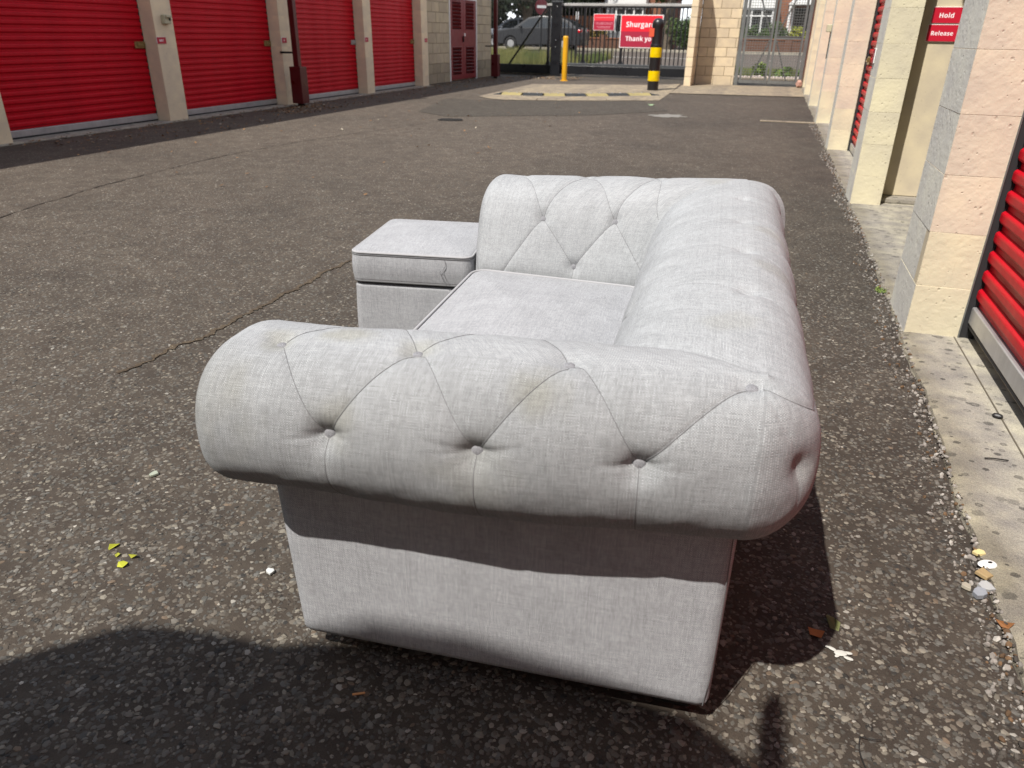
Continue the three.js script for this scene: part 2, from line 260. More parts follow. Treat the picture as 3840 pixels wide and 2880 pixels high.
// gravel line along the strip
{
  const r = rng(77), g = new THREE.IcosahedronGeometry(1, 0), n = 5200, im = new THREE.InstancedMesh(g, std({ roughness: 0.85 }), n), m4 = new THREE.Matrix4(), q = new THREE.Quaternion(), e = new THREE.Euler(), c = new THREE.Color();
  for (let i = 0; i < n; i++) { const z = -0.5 - Math.pow(r(), 1.4) * 12, x = lerp(0.632, 0.69, clamp((-z - 1) / 3)) + 0.012 - Math.pow(r(), 1.8) * 0.08 * (0.5 + vn(z * 2, 4, 3)), s = 0.002 + Math.pow(r(), 3) * 0.0075; e.set(r() * 6, r() * 6, r() * 6); q.setFromEuler(e); m4.compose(new THREE.Vector3(x, s * 0.4 + (x > lerp(0.632, 0.69, clamp((-z - 1) / 3)) ? 0.008 : 0), z), q, new THREE.Vector3(s, s * 0.6, s * (0.6 + r() * 0.5))); im.setMatrixAt(i, m4); const t = r(); if (t < 0.45) c.setRGB(0.42, 0.38, 0.34); else if (t < 0.7) c.setRGB(0.1, 0.085, 0.07); else if (t < 0.86) c.setRGB(0.24, 0.14, 0.07); else c.setRGB(0.62, 0.58, 0.52); c.multiplyScalar(0.36 + r() * 0.3); im.setColorAt(i, c); }
  im.name = 'gravel'; im.castShadow = im.receiveShadow = true; scene.add(im); tag(im, 'loose grit and dry debris along the edge of the concrete strip', 'gravel', null, 'stuff');
}
// tarmac repair, cracks and the concrete apron with its ramp
single('asphalt_patch', sheet([[-5.9, -14.0], [-5.2, -13.95], [-3.4, -14.5], [-2.3, -15.2], [-1.6, -13.4], [-2.6, -12.1], [-4.6, -10.9], [-5.3, -11.4]], 0.004, 1 / 2.56), M.tarmac, 'smoother darker tarmac repair in front of the speed ramp', null, null, 'structure');
single('concrete_apron', sheet([[-5.54, -14.75], [-5.1, -14.3], [-4.8, -14.15], [-3.54, -14.65], [-2.05, -15.5], [-2.12, -17.75], [-2.3, -21.2], [-3.05, -20.3], [-5.7, -19.1]], 0.008, 0.7), M.concretePale, 'pale concrete apron under the speed ramp', null, null, 'structure');
single('concrete_pad', sheet([[-2.12, -17.6], [0.69, -17.95], [0.69, -21.5], [-2.2, -21.3]], 0.012, 0.7), M.concretePale, 'pale concrete pad in front of the mesh gates', null, null, 'structure');
single('paved_forecourt', sheet([[-9.5, -21.9], [-2.0, -21.45], [3, -21.6], [3, -23.98], [-9.5, -23.98]], 0.004, 1 / 2.56), M.tarmac, 'grey forecourt under the sliding gate', null, null, 'structure');
function crackStrip(pts, w, y, seed) { const pos = [], idx = []; const cv = new THREE.CatmullRomCurve3(pts.map(([x, z]) => new THREE.Vector3(x, y, z))), N = 140, r = rng(seed); let o = 0; for (let i = 0; i <= N; i++) { const p = cv.getPoint(i / N), t = cv.getTangent(i / N); o = o * 0.8 + (r() - 0.5) * Math.min(w, 0.016) * 1.4; const ww = w * (0.25 + r() * 0.9); pos.push(p.x + o - t.z * ww / 2, y, p.z + t.x * ww / 2, p.x + o + t.z * ww / 2, y, p.z - t.x * ww / 2); if (i < N) { const a = 2 * i; idx.push(a, a + 1, a + 2, a + 1, a + 3, a + 2); } } const g = new THREE.BufferGeometry(); g.setAttribute('position', new THREE.Float32BufferAttribute(pos, 3)); g.setIndex(idx); g.computeVertexNormals(); return uvm(g); }
single('road_crack', crackStrip([[-4.7, -3.4], [-5.05, -5.2], [-5.05, -7.2], [-4.6, -9.4], [-4.4, -10.4]], 0.016, 0.0042, 1), std({ map: asphaltMap, color: lin(0.3, 0.28, 0.26) }), 'long dark joint in the asphalt running to the drain cover', null, null, 'structure');
single('moss_line', crackStrip([[-2.14, -1.9], [-2.09, -2.4], [-2.08, -2.9], [-2.07, -3.4], [-2.06, -4.2]], 0.03, 0.0042, 2), std({ map: asphaltMap, color: lin(0.66, 0.59, 0.45), roughness: 0.95 }), 'faint yellowish moss line in the asphalt left of the sofa', null, null, 'structure');
{ const dr = thing('drain_cover', [-4.36, 0.004, -10.47], 0.2, 'small dark iron drain cover sunk in the asphalt beyond the footstool', 'drain cover'); part('frame', new THREE.TorusGeometry(0.17, 0.02, 4, 24).rotateX(Math.PI / 2).scale(1, 0.4, 0.75), M.dark, dr); for (let i = -2; i <= 2; i++) part('grate_bar', box(-0.15, 0.15, 0, 0.008, i * 0.05 - 0.014, i * 0.05 + 0.014), M.dark, dr); }
{ const r = rng(5); const pts = []; for (let i = 0; i < 22; i++) { const a = i / 22 * 6.283, k = 0.6 + r() * 0.6; pts.push([-1.5 + Math.cos(a) * 0.3 * k, -12.55 + Math.sin(a) * 0.28 * k]); } single('paint_mark', sheet(pts, 0.0045), std({ color: lin(0.2, 0.19, 0.17) }), 'worn white paint patch on the asphalt near the right hand units', 'paint mark'); }
single('channel_strip', box(-0.1, 0.69, 0, 0.01, -12.52, -12.36, 0.004), M.concretePale, 'narrow concrete channel crossing the asphalt to the right hand units', 'drain channel');

// speed ramp: black and yellow rubber pieces
{
  const t = thing('speed_ramp', [0, 0.008, 0], 0, 'low rubber speed ramp of alternating black and faded yellow pieces', 'speed ramp');
  const P = [[-5.42, -15.52], [-5.26, -15.5], [-4.83, -15.5], [-4.42, -15.58], [-4.02, -15.74], [-3.64, -15.95], [-3.26, -16.23], [-2.88, -16.52], [-2.47, -16.83], [-2.3, -16.98]];
  const yl = std({ map: paintMap, color: lin(0.36, 0.3, 0.13), roughness: 0.8 }), bk = std({ map: paintMap, color: lin(0.03, 0.033, 0.036), roughness: 0.8 });
  for (let i = 0; i < 9; i++) {
    const [x0, z0] = P[i], [x1, z1] = P[i + 1], dx = x1 - x0, dz = z1 - z0, L = Math.hypot(dx, dz), nx = -dz / L, nz = dx / L, pos = [], idx = [], prof = [[-0.17, 0], [-0.12, 0.022], [-0.05, 0.042], [0.05, 0.042], [0.12, 0.022], [0.17, 0]], e0 = i === 0 ? 0.15 : 1, e1 = i === 8 ? 0.15 : 1;
    for (const [f, e] of [[0.02, e0], [0.98, e1]]) for (const [s, h] of prof) pos.push(x0 + dx * f + nx * s, h * e, z0 + dz * f + nz * s);
    for (let k = 0; k < 5; k++) idx.push(k, k + 1, k + 6, k + 1, k + 7, k + 6); idx.push(0, 2, 1, 0, 3, 2, 0, 4, 3, 0, 5, 4, 6, 7, 8, 6, 8, 9, 6, 9, 10, 6, 10, 11);
    let g = new THREE.BufferGeometry(); g.setAttribute('position', new THREE.Float32BufferAttribute(pos, 3)); g.setIndex(idx); g = g.toNonIndexed(); g.computeVertexNormals(); part('ramp_piece', uvm(g), i % 2 ? yl : bk, t);
    if (i > 0 && i < 8) for (const f of [0.3, 0.7]) part('bolt', cyl(0.022, 0.02, 0.012, x0 + dx * f, 0.04, z0 + dz * f, 8), M.steel, t);
  }
}

// ------------------------------------------------------------------ storage units
const slatShape = (dir) => new THREE.Shape([[-0.006, 0], [0, 0], [0, 0.02], [0.009, 0.026], [0.016, 0.032], [0.018, 0.038], [0.018, 0.062], [0.016, 0.068], [0.009, 0.074], [0, 0.0785], [-0.006, 0.0785]].map(([p, y]) => new THREE.Vector2(p * dir, y)));
function rollerDoor(parent, x, z0, z1, dir, yBar, top, lockZ, lockMat) { // z0 nearer the camera, z1 farther; dir +1 faces +x
  const d = sub('roller_door', parent), L = z0 - z1; d.position.set(x, 0, z1);
  const g = new THREE.ExtrudeGeometry(slatShape(dir), { depth: L, bevelEnabled: false, steps: 1 }); uvm(g, 0.7, dir * 0.37 + z0 * 0.13, 0);
  for (let y = yBar + 0.075; y < top; y += 0.0795) { const s = part('slat', g, M.red, d); s.position.y = y; }
  part('bottom_bar', box(-0.012 * dir, 0.022 * dir, yBar, yBar + 0.072, 0, L, 0.006), M.steel, d);
  part('rubber_seal', box(-0.008 * dir, 0.018 * dir, yBar - 0.018, yBar - 0.001, 0, L, 0.003), M.rubber, d);
  if (lockZ !== undefined) {
    const k = sub('lock', d); d.remove(k); // the lock is one mesh: plate, bolt slot and hasp
    const z = lockZ - z1, G = [box(0.018 * dir, 0.03 * dir, 0.905, 0.985, z - 0.09, z + 0.09, 0.006), box(0.03 * dir, 0.045 * dir, 0.93, 0.95, z - 0.06, z + 0.05, 0.004), cyl(0.012, 0.012, 0.03, 0.038 * dir, 0.945, z + 0.04, 10)];
    part('lock', mergeGeometries(G), lockMat || M.brass, d);
  }
  return d;
}
const blockGeoCache = {};
function blockPillar(parent, x0, x1, z0, z1, H, mat, tint, seed) { // z0 > z1
  const p = sub('pillar', parent), r = rng(seed), w = x1 - x0, dp = z0 - z1;
  part('core', box(x0 + 0.0012, x1 - 0.0012, 0, H, z1 + 0.0012, z0 - 0.0012), mat === M.paintLeft ? M.paintLeft : M.panel, p);
  const key = [w.toFixed(2), dp.toFixed(2), mat.uuid, seed].join(), base = [];
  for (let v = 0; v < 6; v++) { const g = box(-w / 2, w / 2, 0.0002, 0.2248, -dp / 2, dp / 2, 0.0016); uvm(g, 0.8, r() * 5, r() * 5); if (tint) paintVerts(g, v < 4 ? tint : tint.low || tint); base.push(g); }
  for (let k = 0, y = 0; y < H - 0.1; k++, y += 0.225) { const b = part('block', base[k < 2 ? 4 + (k & 1) : Math.floor(r() * 4)], mat, p); b.position.set((x0 + x1) / 2 + (r() - 0.5) * 0.0016, y, (z0 + z1) / 2 + (r() - 0.5) * 0.0016); b.rotation.y = (r() - 0.5) * 0.006; }
  return p;
}
const LX = -7.67, LD = -7.885;
const left = thing('storage_block', [0, 0, 0], 0, 'row of red roller door lock ups with cream pillars along the left side', 'building');
{
  part('wall', box(-14, -7.93, 0, 4.25, -22.0, 3, 0), M.panel, left);
  part('roof', box(-14.3, -7.53, 4.251, 4.4, -22.2, 3.4, 0.01), M.galvanised, left);
  const doors = [[-0.35, -2.75], [-3.09, -5.86], [-6.21, -8.6], [-8.95, -11.37], [-11.7, -14.17], [-14.48, -16.84]];
  const pil = [[-0.0, -0.35], [-2.75, -3.09], [-5.86, -6.21], [-8.6, -8.95], [-11.37, -11.7], [-14.17, -14.48], [-16.84, -17.17]];
  pil.forEach(([a, b], i) => blockPillar(left, -7.92, LX, a, b, 4.245, M.paintLeft, null, 60 + i));
  doors.forEach(([a, b], i) => { rollerDoor(left, LD, a - 0.012, b + 0.012, 1, 0.028, 2.12, b + 0.1, i === 4 ? M.steel : M.brass); part('lintel', box(-7.92, -7.74, 2.12, 4.24, b + 0.002, a - 0.002, 0.004), M.paintLeft, left); part('door_guide', box(LD - 0.03, LD + 0.01, 0, 2.12, b + 0.001, b + 0.012), M.rubber, left); });
  part('sill', box(-7.92, -7.56, 0.0, 0.011, -17.2, 3, 0.004), M.concrete, left);
  // unpainted block wall with the louvred plant door
  const wallPart = (z0, z1, seed) => { const p = sub('block_wall', left), r = rng(seed), D = 0.1; part('core', box(-7.925, -7.862, 0, 4.2, z1, z0), M.mortar, p); for (let k = 0, y = 0; y < 4.0; k++, y += 0.225) { let z = z0; const first = k % 2 ? 0.225 : 0.45; for (let f = first; z > z1 + 0.02; f = 0.45) { const e = Math.max(z1, z - f), g = box(-7.93, -7.85 + r() * 0.004, y + 0.004, y + 0.22, e + 0.005, z - 0.005, 0.006); uvm(g, 0.8, r() * 4, r() * 4); const t = (y < 0.4 ? 0.62 : 0.95) + (r() - 0.5) * 0.16; paintVerts(g, () => [t, t * (0.98 + r() * 0.02), t * 0.97]); part('block', g, M.block, p); z = e; } } };
  wallPart(-17.17, -18.9, 801); wallPart(-20.82, -22.0, 802);
  part('wall_head', box(-7.925, -7.85, 1.95, 4.24, -20.815, -18.905, 0.004), M.panel, left);
  const ld = sub('louvred_door', left);
  part('frame', mergeGeometries([box(-7.9, -7.835, 0, 1.95, -18.94, -18.9), box(-7.9, -7.835, 0, 1.95, -20.82, -20.78), box(-7.9, -7.835, 1.91, 1.949, -20.779, -18.941)]), M.white, ld);
  const x = -7.86, zc = -19.86;
  for (const [a, b] of [[-18.945, zc + 0.003], [zc - 0.003, -20.775]]) {
    part('door_leaf', mergeGeometries([box(x - 0.03, x + 0.01, 0.03, 0.15, b, a), box(x - 0.03, x + 0.01, 0.81, 1.22, b, a), box(x - 0.03, x + 0.01, 1.84, 1.905, b, a), ...[[0.151, 0.809], [1.221, 1.839]].flatMap(([p, q]) => [box(x - 0.03, x + 0.01, p, q, b, b + 0.16), box(x - 0.03, x + 0.01, p, q, a - 0.16, a)])]), M.wine, ld);
    for (const [p, q] of [[0.16, 0.81], [1.23, 1.84]]) for (let y = p; y < q - 0.03; y += 0.082) { const g = box(-0.004, 0.004, -0.042, 0.042, b + 0.161, a - 0.161); g.rotateZ(-0.75); g.translate(x - 0.008, y + 0.04, 0); part('louvre', g, M.wine, ld); }
  }
  part('louvre_backing', box(-7.928, -7.915, 0.1, 1.9, -20.7, -19.0), M.dark, ld);
  part('handle', box(x + 0.011, x + 0.045, 0.92, 1.06, zc + 0.04, zc + 0.075, 0.008), M.dark, ld);
  part('notice', box(x + 0.011, x + 0.015, 1.06, 1.13, zc - 0.13, zc - 0.06), M.white, ld);
}
const right = thing('storage_block', [0, 0, 0], 0, 'row of red roller door lock ups with sunlit cream block pillars along the right side', 'building');
{
  const tint = (peach) => (x, y, z, nx, ny, nz) => (nx < -0.8 ? [1.03, 1.13, 1.34] : peach ? [1.0, 0.965, 1.0] : [1.0, 1.02, 0.98]);  // faces turned to the drive made paler, cooler: skylight put into the colour
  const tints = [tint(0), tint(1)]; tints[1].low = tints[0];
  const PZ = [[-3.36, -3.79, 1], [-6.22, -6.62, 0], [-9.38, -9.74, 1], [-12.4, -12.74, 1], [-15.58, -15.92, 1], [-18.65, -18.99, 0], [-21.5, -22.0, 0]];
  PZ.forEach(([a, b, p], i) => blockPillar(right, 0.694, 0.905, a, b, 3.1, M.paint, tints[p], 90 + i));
  rollerDoor(right, 0.945, 0.6, -3.36, -1, 0.085, 2.2, undefined);
  part('door_guide', mergeGeometries([box(0.907, 0.935, 0.0, 2.2, -3.4, -3.364, 0.002), box(0.936, 0.96, 0.0, 2.2, -3.43, -3.361)]), M.rubber, right);
  part('guide_lip', box(0.9, 0.9065, 0.0, 2.2, -3.372, -3.356, 0.002), M.galvanised, right);
  const D = [[-6.63, -9.375], [-9.75, -12.395], [-12.75, -15.575], [-15.93, -18.645], [-19.0, -21.495]];
  D.forEach(([a, b], i) => { rollerDoor(right, 0.945, a, b + 0.03, -1, 0.03, 2.2, b + 0.2, M.brass); part('door_guide', box(0.91, 0.95, 0, 2.2, b + 0.001, b + 0.028), M.rubber, right); part('lintel', box(0.76, 0.93, 2.2, 3.09, b + 0.002, a - 0.002, 0.004), M.panel, right); });
  part('lintel', box(0.76, 0.93, 2.2, 3.09, -3.355, 0.9, 0.004), M.panel, right);
  part('wall', box(0.97, 8, 0, 3.1, -3.62, 3), M.panel, right); part('wall', box(0.97, 8, 0, 3.1, -22, -6.62), M.panel, right);
  part('wall', box(2.6, 8, 0, 3.1, -6.62, -3.62), M.panel, right);
  part('entrance_panel', box(0.9, 2.6, 0.055, 3.1, -6.619, -6.47, 0.004), M.panel, right);
  part('step', box(0.907, 2.598, 0.016, 0.052, -6.62, -6.33, 0.008), M.concrete, right);
  part('roof', box(0.72, 8.3, 3.101, 3.28, -22.3, 3.2, 0.01), M.galvanised, right);
}
// plates and boxes fixed to the left pillars
function plate(name, pos, w, h, facing, tex, label, group, frame = M.white, thick = 0.008) { // facing: angle about y of the face normal from +z
  const t = thing(name, pos, facing, label, 'sign', group);
  part('frame', box(-w / 2, w / 2, -h / 2, h / 2, 0, thick, 0.002), frame, t);
  const g = new THREE.PlaneGeometry(w * 0.965, h * (1 - 0.035 * w / h)); g.translate(0, 0, thick + 0.0015); part('print', g, std({ map: tex, roughness: 0.5 }), t); return t;
}
const numTex = (n) => canvasTex(128, 64, (g, W, H) => { g.fillStyle = '#a8142e'; g.fillRect(0, 0, W, H); g.fillStyle = '#f1dede'; g.font = 'bold 30px sans-serif'; g.textAlign = 'center'; g.textBaseline = 'middle'; g.fillText(n, W / 2, H / 2); });
plate('number_sign', [LX, 1.0, -8.675], 0.17, 0.085, Math.PI / 2, numTex('0061'), 'small red number plate on the pillar below the cream sensor box', 'number plates on the left pillars');
plate('number_sign', [LX, 0.993, -11.45], 0.14, 0.085, Math.PI / 2, numTex('60'), 'small red number plate on the pillar beside the dark red drainpipe', 'number plates on the left pillars');
plate('number_sign', [LX, 0.995, -14.24], 0.14, 0.085, Math.PI / 2, numTex('59'), 'small red number plate on the pillar between the third and fourth red doors', 'number plates on the left pillars');
plate('number_sign', [LX, 0.977, -17.05], 0.16, 0.085, Math.PI / 2, numTex('58'), 'small red number plate on the last pillar before the bare block wall', 'number plates on the left pillars');
{ const t = thing('sensor_box', [LX, 1.25, -8.80], 0, 'small cream sensor box with a dark lens high on the pillar', 'sensor'); part('housing', box(0, 0.06, -0.055, 0.055, -0.06, 0.06, 0.012), M.cream, t); part('hood', box(0.055, 0.09, 0.02, 0.05, -0.05, 0.05, 0.008), M.cream, t); part('lens', cyl(0.018, 0.018, 0.012, 0, -0.006, 0, 12).rotateZ(Math.PI / 2).translate(0.062, 0, -0.03), M.dark, t); }
function drainpipe(x, z, label) { const t = thing('drainpipe', [x, 0, z], 0, label, 'drainpipe', 'dark red drainpipes on the left units'); part('guard_box', box(-0.1, 0.1, 0.05, 0.61, -0.1, 0.1, 0.006), M.winePipe, t); part('pipe', box(-0.05, 0.045, 0.611, 4.2, -0.05, 0.045, 0.006), M.winePipe, t); part('bracket', mergeGeometries([box(-0.3, -0.051, 0.80, 0.83, -0.012, 0.012), box(-0.3, -0.051, 2.2, 2.23, -0.012, 0.012)]), M.dark, t); part('pipe_end', box(-0.04, 0.04, 0.004, 0.049, -0.04, 0.04), M.dark, t); return t; }
drainpipe(-7.40, -11.36, 'dark red square drainpipe with a guard box beside the second red door');
drainpipe(-7.38, -21.05, 'dark red square drainpipe with a guard box ending the bare block wall');
// HOLD / RELEASE plates in the entrance
const wordTex = (w, size) => canvasTex(512, 296, (g, W, H) => { g.fillStyle = '#c2102f'; g.fillRect(0, 0, W, H); g.fillStyle = '#f5eef0'; g.font = `bold ${size}px sans-serif`; g.textAlign = 'center'; g.textBaseline = 'middle'; g.fillText(w, W / 2, H / 2 + 4); });
plate('entrance_sign', [1.093, 1.311, -6.468], 0.19, 0.106, 0, wordTex('Hold', 124), 'red sign reading Hold, the upper of two on the cream entrance panel');
plate('entrance_sign', [1.089, 1.197, -6.468], 0.195, 0.112, 0, wordTex('Release', 106), 'red sign reading Release, the lower of two on the cream entrance panel');
plate('entrance_sign', [0.692, 1.04, -6.55], 0.1, 0.1, -Math.PI / 2, numTex('12'), 'small red sign on the far side of the second right pillar seen edge on');
{ const t = thing('sensor_box', [0.692, 1.28, -12.62], 0, 'pale sensor box on the sunlit right pillar wall', 'sensor'); part('housing', box(-0.07, 0, -0.05, 0.05, -0.05, 0.05, 0.01), M.cream, t); part('cable', box(-0.012, 0, -0.4, -0.051, -0.006, 0.006), M.dark, t); }

// ------------------------------------------------------------------ bollards
{
  const t = thing('bollard', [-5.38, 0, -20.97], 0, 'plain yellow steel bollard beside the black gate post', 'bollard');
  part('post', new THREE.LatheGeometry([[0, 1.105], [0.05, 1.103], [0.062, 1.09], [0.068, 1.07], [0.07, 1.05], [0.07, 0.02]].reverse().map((p) => new THREE.Vector2(...p)), 28), M.yellow, t); part('base_plate', cyl(0.11, 0.105, 0.018, 0, 0.001, 0, 24), M.yellow, t);
}
{
  const t = thing('bollard', [-2.61, 0, -18.4], 0, 'black plastic bollard with two yellow bands in front of the gate sign', 'bollard');
  const L = (pts, m, n) => part(n, new THREE.LatheGeometry(pts.map((p) => new THREE.Vector2(p[0] * 1.2, p[1])), 32), m, t);
  L([[0.104, 0.0], [0.104, 0.2], [0.104, 0.43], [0.104, 0.69], [0.104, 0.9], [0.112, 0.93], [0.112, 0.96], [0.098, 0.985], [0.098, 1.3], [0.112, 1.33], [0.11, 1.4], [0.095, 1.45], [0.06, 1.49], [0, 1.503]], M.blackPlastic, 'body');
  L([[0.1042, 0.205], [0.1085, 0.207], [0.1085, 0.415], [0.1042, 0.417]], M.brightYellow, 'band'); L([[0.1042, 0.70], [0.1085, 0.702], [0.1085, 0.903], [0.1042, 0.905]], M.brightYellow, 'band');
  part('warning_plate', box(-0.17, -0.06, 1.12, 1.29, 0.1, 0.108, 0.003), M.orange, t);
}

// ------------------------------------------------------------------ sliding gate
{
  const Z = -23.38, t = thing('sliding_gate', [0, 0, Z], 0, 'dark steel sliding gate of vertical bars with a pale top rail', 'gate');
  const bs = M.blackSteel;
  part('bottom_rail', mergeGeometries([box(-8.67, -1.4, 0.07, 0.3, -0.07, 0.07, 0.01)]), bs, t);
  part('rail_cap', box(-6.1, -1.4, 0.302, 0.37, -0.05, 0.05, 0.008), metal(lin(0.07, 0.075, 0.08)), t);
  part('top_rail', box(-6.6, -1.4, 1.885, 1.945, -0.035, 0.035, 0.006), M.greyRail, t); part('under_rail', box(-6.6, -1.4, 1.84, 1.884, -0.03, 0.03), bs, t);
  for (let x = -6.05; x < -1.5; x += 0.121) part('bar', box(x - 0.016, x + 0.016, 0.371, 1.839, -0.016, 0.016), bs, t);
  const spikes = []; for (let x = -6.05; x < -1.5; x += 0.045) { const g = new THREE.ConeGeometry(0.014, 0.035, 4); g.translate(x, 1.963, 0); spikes.push(g); }
  part('spike_strip', mergeGeometries(spikes), M.greyRail, t);
  for (const x of [-5.45, -4.33, -3.2, -2.36]) { part('upright', mergeGeometries([box(x - 0.035, x + 0.035, 0.371, 1.839, -0.03, 0.03), new THREE.CylinderGeometry(0.03, 0.14, 0.13, 4, 1).rotateY(Math.PI / 4).scale(1, 1, 0.2).translate(x, 0.43, 0)]), bs, t); }
  part('upright', mergeGeometries([box(-6.56, -6.49, 0.301, 1.839, -0.03, 0.03), new THREE.CylinderGeometry(0.03, 0.14, 0.13, 4, 1).rotateY(Math.PI / 4).scale(1, 1, 0.2).translate(-6.52, 0.37, 0)]), bs, t);
  part('brace', bar([-7.78, 0.26, 0], [-6.56, 1.88, 0], 0.045, 0.04), bs, t);
  const p = thing('gate_post', [-6.25, 0, -23.22], 0, 'thick black gate post between the sliding gate and its tail', 'gate post');
  part('post', box(-0.145, 0.145, 0, 1.96, -0.1, 0.06, 0.01), bs, p); part('cap', box(-0.15, 0.15, 1.961, 2.01, -0.11, 0.07, 0.008), metal(lin(0.05, 0.055, 0.06)), p);
  for (const [x, y] of [[0.02, 1.86], [0.0, 0.98], [0.0, 0.8]]) part('bolt', new THREE.SphereGeometry(0.014, 8, 6).translate(x, y, 0.064), M.chrome, p);
  const big = canvasTex(1024, 730, (g, W, H) => { g.fillStyle = '#e31b30'; g.fillRect(0, 0, W, H / 2); g.fillStyle = '#a3203c'; g.fillRect(0, H / 2, W, H / 2); g.fillStyle = '#f6e9ea'; g.textBaseline = 'middle'; g.font = 'bold 168px sans-serif'; g.fillText('Shurgard', 120, H * 0.28); g.font = 'bold 150px sans-serif'; g.fillText('Thank you', 130, H * 0.73); });
  plate('gate_sign', [-3.78, 1.24, Z + 0.04], 1.21, 0.86, 0, big, 'large red sign with white lettering on the gate behind the banded bollard', null, M.white, 0.02);
  const small = canvasTex(512, 360, (g, W, H) => { g.fillStyle = '#e3323f'; g.fillRect(0, 0, W, H * 0.4); g.fillStyle = '#a8203c'; g.fillRect(0, H * 0.4, W, H * 0.6); const r = rng(6); g.fillStyle = 'rgba(250,235,235,0.62)'; for (const [y, x0, x1] of [[0.2, 0.08, 0.92], [0.54, 0.06, 0.94], [0.62, 0.1, 0.9], [0.78, 0.16, 0.84], [0.86, 0.22, 0.78]]) for (let x = x0 * W; x < x1 * W; x += 13) if (r() > 0.16) g.fillRect(x, y * H - 9 + r() * 5, 8, 12 + r() * 6); });
  plate('gate_sign', [-4.87, 1.47, Z + 0.04], 0.62, 0.43, 0, small, 'small red notice with illegible lines on the gate left of the large sign', null, M.white, 0.02);
  // wire fence behind the tail of the gate
  const f = thing('wire_fence', [0, 0, -23.62], 0, 'fine vertical wire fence panel behind the tail of the sliding gate', 'fence'), w = []; for (let x = -9.3; x < -6.5; x += 0.052) w.push(box(x - 0.003, x + 0.003, 0.3, 2.2, -0.003, 0.003));
  tag(part('wires', mergeGeometries(w), M.galvanised, f), null, null, null, 'stuff'); part('fence_post', box(-9.36, -9.3, 0, 2.3, -0.03, 0.03), bs, f); part('plinth', box(-9.3, -6.45, 0, 0.26, -0.05, 0.05, 0.01), M.concrete, f);
}
// block wall between the two gates
{
  const t = thing('block_wall', [0, 0, 0], 0, 'sandy block wall with a projecting end between the sliding gate and the mesh gates', 'wall'), r = rng(31);
  part('core', mergeGeometries([box(-2.12, -1.985, 0, 2.9, -21.4, -20.46), box(-1.97, -0.99, 0, 2.9, -21.58, -21.46)]), M.mortar, t);
  const blk = (x0, x1, y, z0, z1, k) => { const g = box(x0 + 0.004, x1 - 0.004, y + 0.004, y + 0.219, z0 + 0.004, z1 - 0.004, 0.007); uvm(g, 0.8, r() * 4, r() * 4); const c = k * (0.9 + r() * 0.18); paintVerts(g, () => [c, c * 0.985, c * 0.96]); part('block', g, M.block, t); };
  for (let k = 0, y = 0; y < 2.8; k++, y += 0.2235) {
    blk(-2.14, -1.965, y, -20.9 + (k % 2 ? 0.2 : 0), -20.44, 1.45); blk(-2.14, -1.965, y, -21.42, -20.9 + (k % 2 ? 0.2 : 0), 1.25);
    let x = -1.95; const cuts = k % 2 ? [-1.72, -1.24, -0.98] : [-1.94 + 0.44, -1.04, -0.98]; for (const c of cuts) { blk(x, c, y, -21.6, -21.44 + r() * 0.005, 1.25); x = c; }
  }
}
// mesh gates
{
  const Z = -21.45, t = thing('mesh_gate', [0, 0, Z], 0, 'grey galvanised pair of mesh gates with diagonal braces beside the right hand units', 'gate'), m = M.galvanised;
  part('gate_post', box(-0.965, -0.875, 0, 2.5, -0.05, 0.05, 0.006), m, t); part('gate_post', box(0.6, 0.688, 0, 2.5, -0.05, 0.05, 0.006), m, t);
  for (const [a, b, s] of [[-0.85, -0.165, 1], [-0.13, 0.57, -1]]) {
    const l = sub('gate_leaf', t);
    part('frame', mergeGeometries([box(a, a + 0.06, 0.07, 2.3, -0.02, 0.02), box(b - 0.06, b, 0.07, 2.3, -0.02, 0.02), box(a + 0.0601, b - 0.0601, 0.071, 0.14, -0.02, 0.02), box(a + 0.0601, b - 0.0601, 1.1, 1.18, -0.021, 0.021), box(a + 0.0601, b - 0.0601, 2.24, 2.299, -0.02, 0.02)]), m, l);
    const inner = s > 0 ? b - 0.06 : a + 0.06, outer = s > 0 ? a + 0.2 : b - 0.2, low = s > 0 ? a + 0.27 : b - 0.27;
    part('brace', bar([inner, 1.2, 0.002], [outer, 2.25, 0.002], 0.035, 0.03), m, l); part('brace', bar([inner, 1.08, 0.002], [low, 0.15, 0.002], 0.035, 0.03), m, l);
    const w = []; for (let x = a + 0.1; x < b - 0.06; x += 0.062) w.push(box(x - 0.0045, x + 0.0045, 0.14, 2.24, 0.0205, 0.0275)); for (let y = 0.18; y < 2.24; y += 0.062) w.push(box(a + 0.05, b - 0.05, y - 0.0045, y + 0.0045, 0.028, 0.036));
    tag(part('wire_mesh', mergeGeometries(w), m, l), null, null, null, 'stuff');
  }
  single('stone', new THREE.DodecahedronGeometry(0.09, 0).scale(1, 1.1, 0.9).translate(0.63, 0.1, -21.2), std({ map: paintMap, color: lin(0.55, 0.32, 0.25) }), 'pinkish stone at the foot of the right mesh gate post', 'stone');
}

